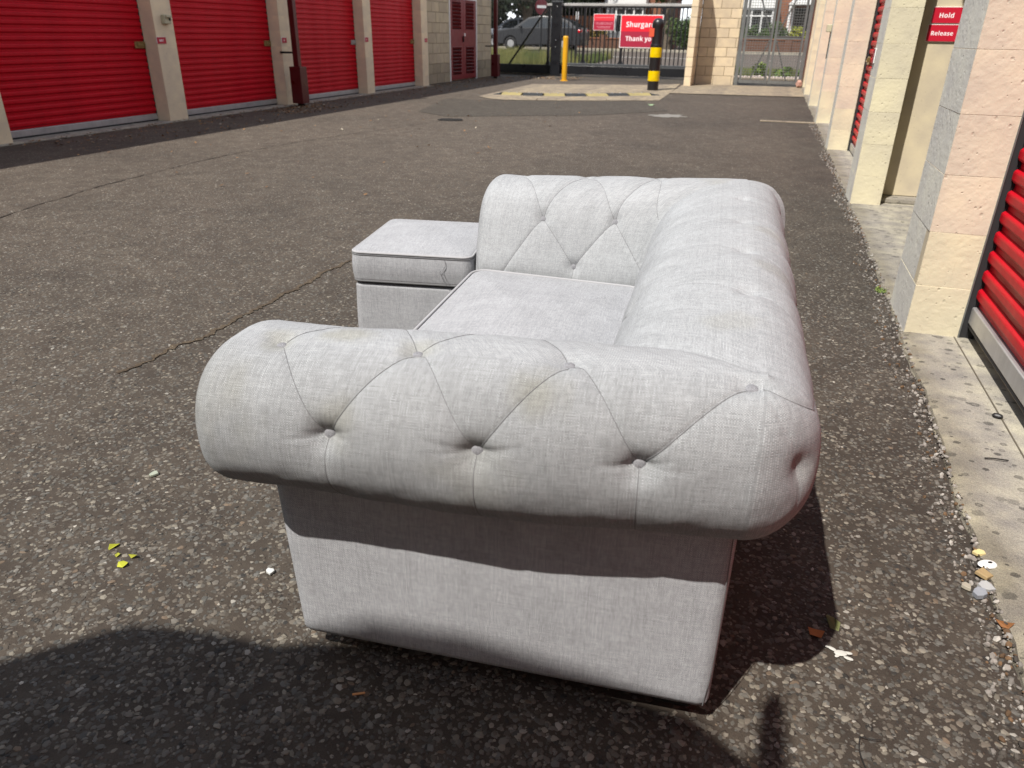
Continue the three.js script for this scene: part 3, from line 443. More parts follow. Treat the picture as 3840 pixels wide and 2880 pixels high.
// ------------------------------------------------------------------ the sofa
// local frame: u runs from the back to the front, v from the near arm to the far arm, y up; mesh x = -u, z = -v
const SOFA = { D: 0.80, L: 1.60, De: 0.882, Df: 0.832 };
const warpU = (u, v) => (u < 0 ? u * lerp(0.82, 1.05, clamp(v / SOFA.L)) : u) - 0.05 * (v / SOFA.L) * clamp((SOFA.D - u) / SOFA.D);
const PROF = [ // arm s, back s, y
  [-0.275, -0.29, 0.34], [-0.268, -0.285, 0.44], [-0.243, -0.272, 0.52], [-0.21, -0.252, 0.60], [-0.165, -0.21, 0.662], [-0.09, -0.125, 0.703], [0.0, -0.02, 0.713],
  [0.068, 0.055, 0.695], [0.112, 0.097, 0.65], [0.13, 0.112, 0.587], [0.124, 0.106, 0.525], [0.094, 0.082, 0.478], [0.05, 0.048, 0.450], [-0.005, -0.005, 0.441]];
function profAt(t) { // Catmull-Rom through the profile
  const i = clamp(Math.floor(t), 0, PROF.length - 2), f = t - i, g = (k) => PROF[clamp(k, 0, PROF.length - 1)], a = g(i - 1), b = g(i), c = g(i + 1), d = g(i + 2);
  return [0, 1, 2].map((k) => 0.5 * (2 * b[k] + (c[k] - a[k]) * f + (2 * a[k] - 5 * b[k] + 4 * c[k] - d[k]) * f * f + (3 * b[k] - a[k] - 3 * c[k] + d[k]) * f * f * f));
}
const sofa = thing('sofa', [0.054, 0, -1.021], 0.0831, 'pale grey linen two seat sofa with buttoned rolled arms and back', 'sofa');
{
  const NJ = 250, J = [], arc = [0];
  { // profile resampled to even arc length
    const fine = []; for (let i = 0; i <= 1300; i++) fine.push(profAt(i / 100)); const cum = [0]; for (let i = 1; i < fine.length; i++) cum.push(cum[i - 1] + Math.hypot(fine[i][0] - fine[i - 1][0], fine[i][2] - fine[i - 1][2]));
    const T = cum[cum.length - 1]; let k = 0; for (let j = 0; j <= NJ; j++) { const s = T * j / NJ; while (k < fine.length - 2 && cum[k + 1] < s) k++; const f = clamp((s - cum[k]) / (cum[k + 1] - cum[k])); J.push([0, 1, 2].map((q) => lerp(fine[k][q], fine[k + 1][q], f)).concat(k + f)); arc[j] = s; }
  }
  const jOf = (t) => { let b = 0, m = 1e9; J.forEach((q, j) => { const d = Math.abs(q[3] - t * 100); if (d < m) { m = d; b = j; } }); return b; };
  const cols = [], RC = 0.05, cen = [-0.02, 0.57];
  const capCol = (kind, a, k0) => ({ kind, a, k0 });
  for (let i = 0; i <= 3; i++) cols.push({ k: 'capN', flat: i / 3 * 0.55 });
  for (let i = 0; i <= 10; i++) cols.push({ k: 'capN', a: i / 10 * Math.PI / 2 });
  for (let i = 1; i < 205; i++) cols.push({ k: 'near', f: i / 205 });
  for (let i = 0; i <= 56; i++) cols.push({ k: 'fanN', a: i / 56 * Math.PI / 2 });
  for (let i = 1; i < 340; i++) cols.push({ k: 'back', f: i / 340 });
  for (let i = 0; i <= 44; i++) cols.push({ k: 'fanF', a: i / 44 * Math.PI / 2 });
  for (let i = 1; i < 205; i++) cols.push({ k: 'far', f: i / 205 });
  for (let i = 10; i >= 0; i--) cols.push({ k: 'capF', a: i / 10 * Math.PI / 2 });
  for (let i = 3; i >= 0; i--) cols.push({ k: 'capF', flat: i / 3 * 0.55 });
  const { D, L, De } = SOFA, NI = cols.length, NC = NJ + 1;
  const P = new Float32Array(NI * NC * 3), ok = new Float32Array(NI * NC).fill(1);
  const put = (i, j, u, y, v) => { const hf = 0.925 + 0.11 * clamp(1 - u / D) + 0.012 * clamp(v / L), yy = (y > 0.44 ? 0.44 + (y - 0.44) * hf : y) + (v < 0.1 ? 0.02 * smooth(0.4, -0.08, u) * smooth(0.62, 0.46, y) * smooth(0.1, 0.0, v) : 0), k = 3 * (i * NC + j); P[k] = -warpU(u, v); P[k + 1] = yy; P[k + 2] = v < 0 ? -v * lerp(0.8, 1, smooth(-0.1, 0.42, u)) : -v; };
  cols.forEach((c, i) => {
    for (let j = 0; j <= NJ; j++) {
      const [sa, sb, y] = J[j], uc = Math.max(0, -sb), va = Math.max(0, -sa);
      if (c.k === 'capN' || c.k === 'capF') {
        const a = c.flat !== undefined ? 0 : c.a, De = c.k === 'capN' ? SOFA.De : SOFA.Df, k = c.flat !== undefined ? c.flat : 1 - (1 - 0.55) * (1 - Math.sin(a)), u = De - RC + RC * Math.cos(a), s = lerp(cen[0], sa, k), yy = lerp(cen[1], y, k);
        put(i, j, u, yy, c.k === 'capN' ? -s : L + s);
      } else if (c.k === 'near') put(i, j, lerp(De - RC, uc, c.f), y, -sa);
      else if (c.k === 'far') put(i, j, lerp(uc, SOFA.Df - RC, c.f), y, L + sa);
      else if (c.k === 'back') { put(i, j, -sb, y, lerp(va, L - va, c.f)); }
      else { const n = c.k === 'fanN', s = Math.max(0, lerp(sa, sb, c.a / 1.5708)), bulge = 1; if (sa > 0) { const ca = Math.cos(c.a), si = Math.sin(c.a), e = 1 - 0.07 * Math.sin(2 * c.a); n ? put(i, j, -s * si * e * bulge, y, -s * ca * e) : put(i, j, -s * ca * e, y, L + s * si * e); ok[i * NC + j] = smooth(0.0, 0.04, s); } else { n ? put(i, j, uc, y, va) : put(i, j, uc, y, L - va); ok[i * NC + j] = 0; } }
      if (sa >= 0 && /near|back|far/.test(c.k)) { const dc = c.k === 'near' ? lerp(De - RC, uc, c.f) - uc : c.k === 'far' ? lerp(uc, SOFA.Df - RC, c.f) - uc : Math.min(c.f, 1 - c.f) * L; ok[i * NC + j] = lerp(smooth(0, 0.04, sa), 1, smooth(0, 0.05, dc)); }
      // the mitre: no stuffing displacement right at the inner corners
      if (sa < 0) { if (c.k === 'near') ok[i * NC + j] = smooth(0, 0.03, lerp(De - RC, uc, c.f) - uc); if (c.k === 'far') ok[i * NC + j] = smooth(0, 0.03, lerp(uc, SOFA.Df - RC, c.f) - uc); if (c.k === 'back') ok[i * NC + j] = smooth(0, 0.03, Math.min(c.f, 1 - c.f) * (L - 2 * va)); }
      if (c.flat !== undefined) ok[i * NC + j] = 0;
    }
  });
  const P0 = P.slice();
  // grid normals
  const N = new Float32Array(P.length);
  for (let i = 0; i < NI; i++) for (let j = 0; j < NC; j++) {
    const a = 3 * (Math.max(0, i - 1) * NC + j), b = 3 * (Math.min(NI - 1, i + 1) * NC + j), c = 3 * (i * NC + Math.max(0, j - 1)), d = 3 * (i * NC + Math.min(NJ, j + 1)), k = 3 * (i * NC + j);
    const ax = P[b] - P[a], ay = P[b + 1] - P[a + 1], az = P[b + 2] - P[a + 2], bx = P[d] - P[c], by = P[d + 1] - P[c + 1], bz = P[d + 2] - P[c + 2];
    let x = by * az - bz * ay, y = bz * ax - bx * az, z = bx * ay - by * ax; const l = Math.hypot(x, y, z); if (l > 1e-12) { N[k] = x / l; N[k + 1] = y / l; N[k + 2] = z / l; }
  }
  { const i = Math.floor(NI * 0.12), j = jOf(6), k = 3 * (i * NC + j); if (N[k + 1] < 0) for (let q = 0; q < N.length; q++) N[q] = -N[q]; }
  const at = (fi, fj, A = P0) => { const i = clamp(Math.floor(fi), 0, NI - 2), j = clamp(Math.floor(fj), 0, NJ - 1), a = fi - i, b = fj - j, q = (m, n, k) => A[3 * ((i + m) * NC + j + n) + k]; return [0, 1, 2].map((k) => lerp(lerp(q(0, 0, k), q(1, 0, k), a), lerp(q(0, 1, k), q(1, 1, k), a), b)); };
  const find = (kind, j, val) => { let b = 0, m = 1e9; cols.forEach((c, i) => { if (c.k !== kind) return; const k = 3 * (i * NC + j), w = kind === 'back' ? -P0[k + 2] : -P0[k]; const d = Math.abs(w - val); if (d < m) { m = d; b = i; } }); return b; };
  const jc = jOf(6.0), jo = jOf(8.75), ji = jOf(3.15), jl = jOf(1.25), je = NJ - 1, jb = jOf(0.6);
  const fanMid = (k) => cols.findIndex((c) => c.k === k) + Math.round(cols.filter((c) => c.k === k).length / 2);
  const B = {}, btn = [];
  const addB = (key, i, j) => { B[key] = [i, j]; btn.push(key); };
  [0.765, 0.525, 0.285].forEach((u, n) => addB('nc' + n, find('near', jc, u), jc)); addB('nc3', find('near', jc, 0.04), jOf(6.4));
  [0.64, 0.40, 0.16].forEach((u, n) => addB('no' + n, find('near', jo, u), jo)); addB('no3', fanMid('fanN'), jo);
  [0.64, 0.40].forEach((u, n) => addB('ni' + n, find('near', ji, u), ji)); addB('nl0', find('near', jl, 0.52), jl);
  [0.385, 0.69, 0.985, 1.28].forEach((v, n) => addB('bc' + n, find('back', jc, v), jc)); addB('bc4', fanMid('fanF'), jOf(6.75));
  [0.235, 0.535, 0.84, 1.13, 1.42].forEach((v, n) => addB('bo' + n, find('back', jo, v), jo)); addB('bo5', fanMid('fanF'), jo);
  [0.535, 0.84, 1.13].forEach((v, n) => addB('bi' + n, find('back', ji, v), ji)); [0.66, 0.96].forEach((v, n) => addB('bl' + n, find('back', jl, v), jl));
  [0.24, 0.48, 0.72].forEach((u, n) => addB('fc' + n, find('far', jc, u), jc)); [0.12, 0.36, 0.60].forEach((u, n) => addB('fo' + n, find('far', jo, u), jo));
  [0.36, 0.60].forEach((u, n) => addB('fi' + n, find('far', ji, u), ji)); [0.48].forEach((u, n) => addB('fl' + n, find('far', jl, u), jl));
  const S = []; const link = (a, b, w = 1) => S.push([B[a], B[b], w]), drop = (a, j, di = 0, w = 0.8) => S.push([B[a], [B[a][0] + di, j], w]);
  for (let n = 0; n < 3; n++) { link('nc' + n, 'no' + n); link('nc' + (n + 1), 'no' + n); drop('no' + n, je, 0, 0.46); drop('fo' + n, je); } link('nc3', 'no3', 0.42); drop('no3', je, 0, 0.42);
  link('nc0', 'ni0', 0.5); link('nc1', 'ni0', 0.5); link('nc1', 'ni1', 0.5); link('nc2', 'ni1', 0.5); link('ni0', 'nl0'); link('ni1', 'nl0'); drop('nl0', jb);
  link('nc3', 'bo0', 0.7);
  for (let n = 0; n < 5; n++) { if (n < 4) { link('bc' + n, 'bo' + n, 0.45); link('bc' + n, 'bo' + (n + 1), 0.45); } drop('bo' + n, je); } link('bc4', 'bo4', 0.4); link('bc4', 'bo5', 0.4); drop('bo5', je);
  for (let n = 0; n < 3; n++) { link('bc' + n, 'bi' + n, 0.45); link('bc' + (n + 1), 'bi' + n, 0.45); } link('bi0', 'bl0'); link('bi1', 'bl0'); link('bi1', 'bl1'); link('bi2', 'bl1'); drop('bl0', jb); drop('bl1', jb);
  S.push([B.bc0, [find('back', ji, 0.24), ji], 0.4]); S.push([B.bc3, [find('back', ji, 1.4), ji], 0.4]); S.push([B.bi0, [find('back', jl, 0.36), jl], 0.8]); S.push([B.bi2, [find('back', jl, 1.26), jl], 0.8]);
  for (let n = 0; n < 3; n++) { link('fc' + n, 'fo' + n); if (n < 2) { link('fc' + n, 'fo' + (n + 1)); link('fc' + n, 'fi' + n); link('fc' + (n + 1), 'fi' + n); } }
  link('fi0', 'fl0'); link('fi1', 'fl0'); drop('fl0', jb); S.push([B.fi1, [find('far', jb, 0.735), jb], 0.9]); S.push([B.fi0, [find('far', jl, 0.25), jl], 0.9]); S.push([B.fc0, [find('far', ji, 0.13), ji], 0.8]); S.push([B.bc4, [find('far', ji, 0.25), ji - 40], 0.4]);
  // pleats that radiate from the outer buttons
  const rp = rng(88), pleats = [];
  for (const k of btn) if (/^(no|bo|fo)/.test(k) && k !== 'no3') for (let n = 0; n < 5; n++) pleats.push([B[k], [B[k][0] + (n < 3 ? -1 : 1) * (9 + rp() * 12), B[k][1] + (rp() - 0.45) * 13], 0.35 + rp() * 0.3]);
  const dS = new Float32Array(NI * NC).fill(9), wS = new Float32Array(NI * NC), pl = new Float32Array(NI * NC);
  const seamPts = [];
  const runSeam = ([a, b, w], pleat) => {
    const pts = [], n = 24; for (let q = 0; q <= n; q++) { const f = q / n, bow = pleat ? 0 : Math.sin(f * Math.PI) * 0.0; pts.push([...at(lerp(a[0], b[0], f) + bow, lerp(a[1], b[1], f)), f]); }
    if (!pleat && w > 0.45) seamPts.push({ a, b, n });
    const i0 = Math.max(0, Math.floor(Math.min(a[0], b[0]) - 26)), i1 = Math.min(NI - 1, Math.ceil(Math.max(a[0], b[0]) + 26)), j0 = Math.max(0, Math.min(a[1], b[1]) - 22 | 0), j1 = Math.min(NJ, Math.max(a[1], b[1]) + 22 | 0);
    for (let i = i0; i <= i1; i++) for (let j = j0; j <= j1; j++) {
      const k = i * NC + j, x = P0[3 * k], y = P0[3 * k + 1], z = P0[3 * k + 2]; let m = 9, mf = 0;
      for (let q = 0; q < n; q++) { const A = pts[q], C = pts[q + 1], dx = C[0] - A[0], dy = C[1] - A[1], dz = C[2] - A[2], ll = dx * dx + dy * dy + dz * dz || 1e-9, t = clamp(((x - A[0]) * dx + (y - A[1]) * dy + (z - A[2]) * dz) / ll), ex = x - A[0] - dx * t, ey = y - A[1] - dy * t, ez = z - A[2] - dz * t, dd = ex * ex + ey * ey + ez * ez; if (dd < m) { m = dd; mf = (q + t) / n; } }
      m = Math.sqrt(m);
      if (pleat) { const v = w * Math.exp(-((m / 0.0046) ** 2)) * (1 - mf) * smooth(0, 0.18, mf); pl[k] = Math.max(pl[k], v); }
      else if (m < dS[k]) { dS[k] = m; wS[k] = w; }
    }
  };
  S.forEach((s) => runSeam(s, false)); pleats.forEach((s) => runSeam(s, true));
  const bp = btn.map((k) => [...at(...B[k]), k === 'no3' ? 0.6 : /^ni/.test(k) ? 0.35 : /^(no|fo|bo)/.test(k) ? 1.3 : /^nc/.test(k) ? 0.6 : /^bc/.test(k) ? 0.6 : /^fc/.test(k) ? 0.6 : 0.8, /^(no|fo|bo)/.test(k) ? 1.1 : /^(nc|bc|fc)/.test(k) ? 0.3 : /^n/.test(k) ? 0.25 : 0.6]);
  const disp = new Float32Array(NI * NC);
  for (let k = 0; k < NI * NC; k++) {
    const x = P0[3 * k], y = P0[3 * k + 1], z = P0[3 * k + 2]; let b = 0, near = 9;
    for (const q of bp) { const dd = (x - q[0]) ** 2 + (y - q[1]) ** 2 + (z - q[2]) ** 2; if (dd < 0.03) { b += q[3] * 0.015 * Math.exp(-dd / 0.0005) + q[4] * 0.0065 * Math.exp(-dd / 0.003); near = Math.min(near, dd); } }
    const d = dS[k], w = wS[k];
    const s = w * (0.0022 * Math.exp(-((d / 0.004) ** 2)) + 0.0021 * Math.exp(-((d / 0.018) ** 2)));
    const lump = (fbm(x * 7 + 9, (y + z) * 7 + 5, 201, 3) - 0.5) * 0.007 + (fbm(x * 26, (y + z) * 26, 205, 2) - 0.5) * 0.0018;
    disp[k] = (-b - s - pl[k] * 0.009 + lump + 0.003) * ok[k];
  }
  for (let k = 0; k < NI * NC; k++) for (let q = 0; q < 3; q++) P[3 * k + q] += N[3 * k + q] * disp[k];
  // mesh
  const uv = new Float32Array(NI * NC * 2), col = new Float32Array(NI * NC * 3); let along = 0;
  const stains = [[-0.66, 0.69, -0.03, 0.05, 0.17], [-0.82, 0.60, 0.06, 0.1, 0.13], [-0.62, 0.62, 0.12, 0.05, 0.14], [-0.32, 0.68, 0.07, 0.05, 0.17], [-0.40, 0.55, 0.13, 0.08, 0.08], [0.06, 0.7, -0.58, 0.06, 0.08], [0.08, 0.70, -0.9, 0.07, 0.09], [-0.04, 0.7, -0.2, 0.06, 0.08], [-0.05, 0.7, -1.56, 0.06, 0.08], [-0.77, 0.67, 0.0, 0.05, 0.17], [-0.53, 0.69, 0.0, 0.045, 0.15], [0.10, 0.6, 0.06, 0.05, 0.08]];
  for (let i = 0; i < NI; i++) {
    if (i) { const a = 3 * ((i - 1) * NC + jc), b = 3 * (i * NC + jc); along += Math.max(0.0015, Math.hypot(P0[b] - P0[a], P0[b + 1] - P0[a + 1], P0[b + 2] - P0[a + 2])); }
    for (let j = 0; j < NC; j++) {
      const k = i * NC + j, x = P0[3 * k], y = P0[3 * k + 1], z = P0[3 * k + 2];
      uv[2 * k] = along / 0.512; uv[2 * k + 1] = arc[j] / 0.512;
      let t = 0; for (const s of stains) { const d = Math.hypot(x - s[0], y - s[1], z - s[2]) / s[3] + (fbm(x * 30, z * 30 + y * 30, 311, 3) - 0.5) * 0.9; t = Math.max(t, s[4] * smooth(1.15, 0.3, d)); }
      const shadeSoil = smooth(-0.02, 0.1, z) * (0.12 + 0.2 * fbm(x * 5 + 3, y * 6, 321, 4)), g = (1 + (fbm(x * 4, z * 4 + y * 3, 301, 3) - 0.5) * 0.07) * (1 - shadeSoil); t = t * 1.35 + shadeSoil * 0.1; col[3 * k] = g * (1 - t * 0.5); col[3 * k + 1] = g * (1 - t * 0.6); col[3 * k + 2] = g * (1 - t * 0.95);  // near arm darkened outwards: shading put into the colour, plus faint grime
    }
  }
  const idx = []; const same = (a, b) => P[3 * a] === P[3 * b] && P[3 * a + 1] === P[3 * b + 1] && P[3 * a + 2] === P[3 * b + 2];
  for (let i = 0; i + 1 < NI; i++) for (let j = 0; j < NJ; j++) { const a = i * NC + j, b = a + NC; if (!same(a, b)) idx.push(a, a + 1, b); if (!same(a + 1, b + 1)) idx.push(b, a + 1, b + 1); }
  // close both arm ends
  const endFan = (i, flip) => { const c0 = 3 * (i * NC); let sx = 0, sy = 0, sz = 0; for (let j = 0; j < NC; j++) { sx += P[c0 + 3 * j]; sy += P[c0 + 3 * j + 1]; sz += P[c0 + 3 * j + 2]; } };
  const split = (from, to) => { // front caps are parts of the same upholstered cover
    const g = new THREE.BufferGeometry(); g.setAttribute('position', new THREE.BufferAttribute(P.slice(), 3)); g.setAttribute('uv', new THREE.BufferAttribute(uv, 2)); g.setAttribute('color', new THREE.BufferAttribute(col, 3)); g.setIndex(idx.filter((_, q) => { const t = q - (q % 3), c = Math.min(idx[t], idx[t + 1], idx[t + 2]) / NC; return c >= from && c < to; })); g.computeVertexNormals(); return g; };
  const iB = cols.findIndex((c) => c.k === 'fanN') + 28, iF = cols.findIndex((c) => c.k === 'fanF') + 22;
  // one smooth surface: normals from the whole, then cut into arm, back and arm
  const whole = split(0, NI), nrm = whole.attributes.normal;
  const cut = (from, to) => { const g = new THREE.BufferGeometry(), a = Math.floor(from) * NC, b = (Math.min(Math.ceil(to), NI - 1) + 1) * NC; for (const [k, s] of [['position', 3], ['normal', 3], ['uv', 2], ['color', 3]]) g.setAttribute(k, new THREE.BufferAttribute(whole.attributes[k].array.slice(a * s, b * s), s)); const id = []; for (let q = 0; q < idx.length; q += 3) { const c = Math.floor(Math.min(idx[q], idx[q + 1], idx[q + 2]) / NC); if (c >= from && c < to) id.push(idx[q] - a, idx[q + 1] - a, idx[q + 2] - a); } g.setIndex(id); return g; };
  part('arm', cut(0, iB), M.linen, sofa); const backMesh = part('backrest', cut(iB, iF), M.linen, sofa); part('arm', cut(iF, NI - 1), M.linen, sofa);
  // buttons and stitched seams
  const cap = new THREE.SphereGeometry(0.0105, 18, 8, 0, 6.2832, 0, 1.5708); cap.scale(1, 0.62, 1); uvm(cap, 1 / 0.512); const Y = new THREE.Vector3(0, 1, 0);
  const hidden = /^(nl|bl|bi|ni)/;
  for (const k of btn) { if (/^bc|no3/.test(k)) continue; const [i, j] = B[k], q = 3 * (i * NC + j), o = part('button', cap, M.button, sofa), n = new THREE.Vector3(N[q], N[q + 1], N[q + 2]); o.position.set(P[q] - n.x * 0.0006, P[q + 1] - n.y * 0.0006, P[q + 2] - n.z * 0.0006); o.quaternion.setFromUnitVectors(Y, n); }
  for (const { a, b, n } of seamPts) { const pts = []; for (let q = 1; q < 30; q++) { const f = q / 30, i = lerp(a[0], b[0], f), j = lerp(a[1], b[1], f), p = at(i, j, P), nn = at(i, j, N); const dip = 0.0002; pts.push([p[0] + nn[0] * dip, p[1] + nn[1] * dip, p[2] + nn[2] * dip]); } part('seam', tube(pts, 0.00065, 40, 5), M.seam, sofa); }

  // carcass below the rolls
  const fab = (g, name) => { const p = g.attributes.position; for (let i = 0; i < p.count; i++) { const u = warpU(-p.getX(i), -p.getZ(i)); p.setX(i, -(u + 0.022 * smooth(0.4, 0.8, u) * clamp((p.getY(i) - 0.05) / 0.4))); } g.computeVertexNormals(); uvm(g, 1 / 0.512); return part(name, g, M.linenPlain, sofa); };
  const slab = (u0, u1, y0, y1, v0, v1, r, nx = 12, ny = 8, nz = 4, belly = 0, axis = 'z') => { // rounded, softly bellied upholstered board
    const w = u1 - u0, h = y1 - y0, d = v1 - v0, g = mergeVertices(new THREE.BoxGeometry(w, h, d, nx, ny, nz).deleteAttribute('uv').deleteAttribute('normal')), p = g.attributes.position;
    for (let i = 0; i < p.count; i++) { const q = [p.getX(i), p.getY(i), p.getZ(i)], lump = (fbm(q[0] * 5 + 7, (q[1] + q[2]) * 5, 401, 3) - 0.5) * 0.007, half = [w / 2, h / 2, d / 2], rr = Math.min(r, half[0], half[1], half[2]); const c = q.map((x, k) => clamp(x, -half[k] + rr, half[k] - rr)), e = q.map((x, k) => x - c[k]), l = Math.hypot(...e); if (l > 1e-9) for (let k = 0; k < 3; k++) q[k] = c[k] + e[k] / l * rr; const bx = 1 - (q[0] / half[0]) ** 2, by = 1 - (q[1] / half[1]) ** 2; if (axis === 'z') q[2] += Math.sign(q[2]) * (belly + lump) * bx * by; else q[0] += Math.sign(q[0]) * belly * by * (1 - (q[2] / half[2]) ** 2); p.setXYZ(i, q[0] - (u0 + u1) / 2, q[1] + (y0 + y1) / 2, q[2] - (v0 + v1) / 2); }
    return g; };
  fab(slab(0.0, 0.80, 0.05, 0.47, 0, 0.09, 0.016, 40, 24, 6, 0.006), 'side_panel');
  fab(slab(0.0, 0.80, 0.05, 0.47, 1.51, 1.60, 0.016, 20, 12, 6, 0.004), 'side_panel');
  fab(slab(0.004, 0.09, 0.052, 0.47, 0.092, 1.508, 0.014, 6, 12, 30, 0.004, 'x'), 'back_panel');
  fab(slab(0.72, 0.797, 0.052, 0.30, 0.092, 1.508, 0.014, 6, 12, 30, 0.004, 'x'), 'front_rail');
  part('seat_deck', box(-0.72, -0.09, 0.06, 0.29, -1.508, -0.092), M.dark, sofa);
  part('seam', tube([[-0.008, 0.46, 0.0015], [-0.006, 0.3, 0.0032], [-0.006, 0.15, 0.0028], [-0.01, 0.06, -0.002]], 0.001, 20, 5), M.seam, sofa);
  for (const [u, v] of [[0.70, 0.10], [0.06, 0.08], [0.70, 1.5], [0.08, 1.5]]) part('foot', box(-u - 0.035, -u + 0.035, 0.001, 0.056, -v - 0.035, -v + 0.035, 0.006), M.dark, sofa);
  part('underside', box(-0.78, -0.02, 0.05, 0.057, -1.58, -0.02), M.dark, sofa);
}
// a boxed cushion or lid: rounded plan, soft edges and a crowned top; origin at the centre of its base
function cushion(w, d, h, rPlan, rEdge, crown, belly = 0, nA = 96) {
  const bnd = []; // rounded rectangle outline with normals
  const hw = w / 2 - rPlan, hd = d / 2 - rPlan, per = [];
  for (const [cx, cz, a0] of [[hw, hd, 0], [-hw, hd, Math.PI / 2], [-hw, -hd, Math.PI], [hw, -hd, 1.5 * Math.PI]]) for (let k = 0; k <= 8; k++) { const a = a0 + k / 8 * Math.PI / 2; per.push([cx, cz, Math.cos(a), Math.sin(a)]); }
  const dense = []; per.forEach((p, k) => { const q = per[(k + 1) % per.length]; dense.push(p); if (k % 9 === 8) for (let m = 1; m < 16; m++) { const f = m / 16; dense.push([lerp(p[0], q[0], f), lerp(p[1], q[1], f), p[2], p[3]]); } });
  const rings = []; // offset inward, height, radial factor
  const NR = 12; for (let k = 0; k <= NR; k++) { const f = k / NR; rings.push({ f, off: rEdge, y: h + crown * (1 - f * f) * (1 - f * f * 0.3) }); }
  for (let k = 1; k <= 6; k++) { const a = k / 6 * Math.PI / 2; rings.push({ f: 1, off: rEdge * (1 - Math.sin(a)), y: h - rEdge + rEdge * Math.cos(a) }); }
  for (let k = 1; k <= 8; k++) { const f = k / 9; rings.push({ f: 1, off: -belly * Math.sin(f * Math.PI), y: lerp(h - rEdge, rEdge, f) }); }
  for (let k = 0; k <= 5; k++) { const a = k / 5 * Math.PI / 2; rings.push({ f: 1, off: rEdge * (1 - Math.cos(a)), y: rEdge - rEdge * Math.sin(a) }); } rings.push({ f: 0.02, off: rEdge, y: 0 });
  const pos = [], idx = [], n = dense.length; for (const R of rings) for (const [cx, cz, nx, nz] of dense) { const rr = rPlan - R.off; pos.push((cx + nx * rr) * R.f, R.y, (cz + nz * rr) * R.f); }
  for (let k = 0; k + 1 < rings.length; k++) for (let m = 0; m < n; m++) { const a = k * n + m, b = k * n + (m + 1) % n; idx.push(a, b, a + n, b, b + n, a + n); }
  const g = new THREE.BufferGeometry(); g.setAttribute('position', new THREE.Float32BufferAttribute(pos, 3)); g.setIndex(idx); g.computeVertexNormals(); g.computeBoundingBox();
  const nn = g.attributes.normal; if (nn.getY(3) < 0) { for (let q = 0; q < idx.length; q += 3) { const t = idx[q]; idx[q] = idx[q + 1]; idx[q + 1] = t; } g.setIndex(idx); g.computeVertexNormals(); }
  const ring = (y, off) => dense.map(([cx, cz, nx, nz]) => [cx + nx * (rPlan - off), y, cz + nz * (rPlan - off)]);
  return { g: uvm(g, 1 / 0.512), ring };
}
function loop(pts, r) { return new THREE.TubeGeometry(new THREE.CatmullRomCurve3(pts.map((p) => new THREE.Vector3(...p)), true), pts.length * 2, r, 6, true); }
{ // loose seat cushion
  const c = cushion(0.57, 1.04, 0.15, 0.055, 0.024, 0.042, 0.008), s = sub('seat_cushion', sofa); sofa.remove(s);
  const m = part('seat_cushion', c.g, M.linenPlain, sofa); m.position.set(-0.53, 0.282, -0.785); m.rotation.z = -0.03;
  part('piping', loop(c.ring(0.146, 0.004), 0.0045), M.piping, m); part('piping', loop(c.ring(0.006, 0.004), 0.0045), M.piping, m);
}
// ------------------------------------------------------------------ the footstool
{
  const t = thing('footstool', [-1.15, 0, -2.52], 0.17, 'pale grey linen storage footstool with a piped lid standing at the front of the sofa', 'footstool');
  const body = cushion(0.425, 0.50, 0.305, 0.03, 0.012, 0, 0.004), b = part('body', body.g, M.linenPlain, t); b.position.y = 0.035;
  const lid = cushion(0.435, 0.51, 0.112, 0.035, 0.014, 0.018, 0.004), l = part('lid', lid.g, M.linenPlain, t); l.position.y = 0.348;
  part('piping', loop(lid.ring(0.106, 0.002), 0.0042), M.piping, l); part('piping', loop(lid.ring(0.004, 0.004), 0.0045), M.seam, l);
  part('seam', loop(lid.ring(0.099, -0.0008), 0.0016), M.seam, l);
  part('loose_thread', tube([[0.122, 0.098, 0.256], [0.128, 0.08, 0.263], [0.118, 0.06, 0.264], [0.124, 0.042, 0.266], [0.132, 0.026, 0.267], [0.124, 0.02, 0.267], [0.116, 0.036, 0.266], [0.108, 0.055, 0.265], [0.112, 0.06, 0.265]], 0.0008, 50, 5), M.seam, l);
  for (const x of [-0.16, 0.16]) for (const z of [-0.2, 0.2]) part('foot', box(x - 0.025, x + 0.025, 0.001, 0.04, z - 0.025, z + 0.025, 0.004), M.dark, t);
}

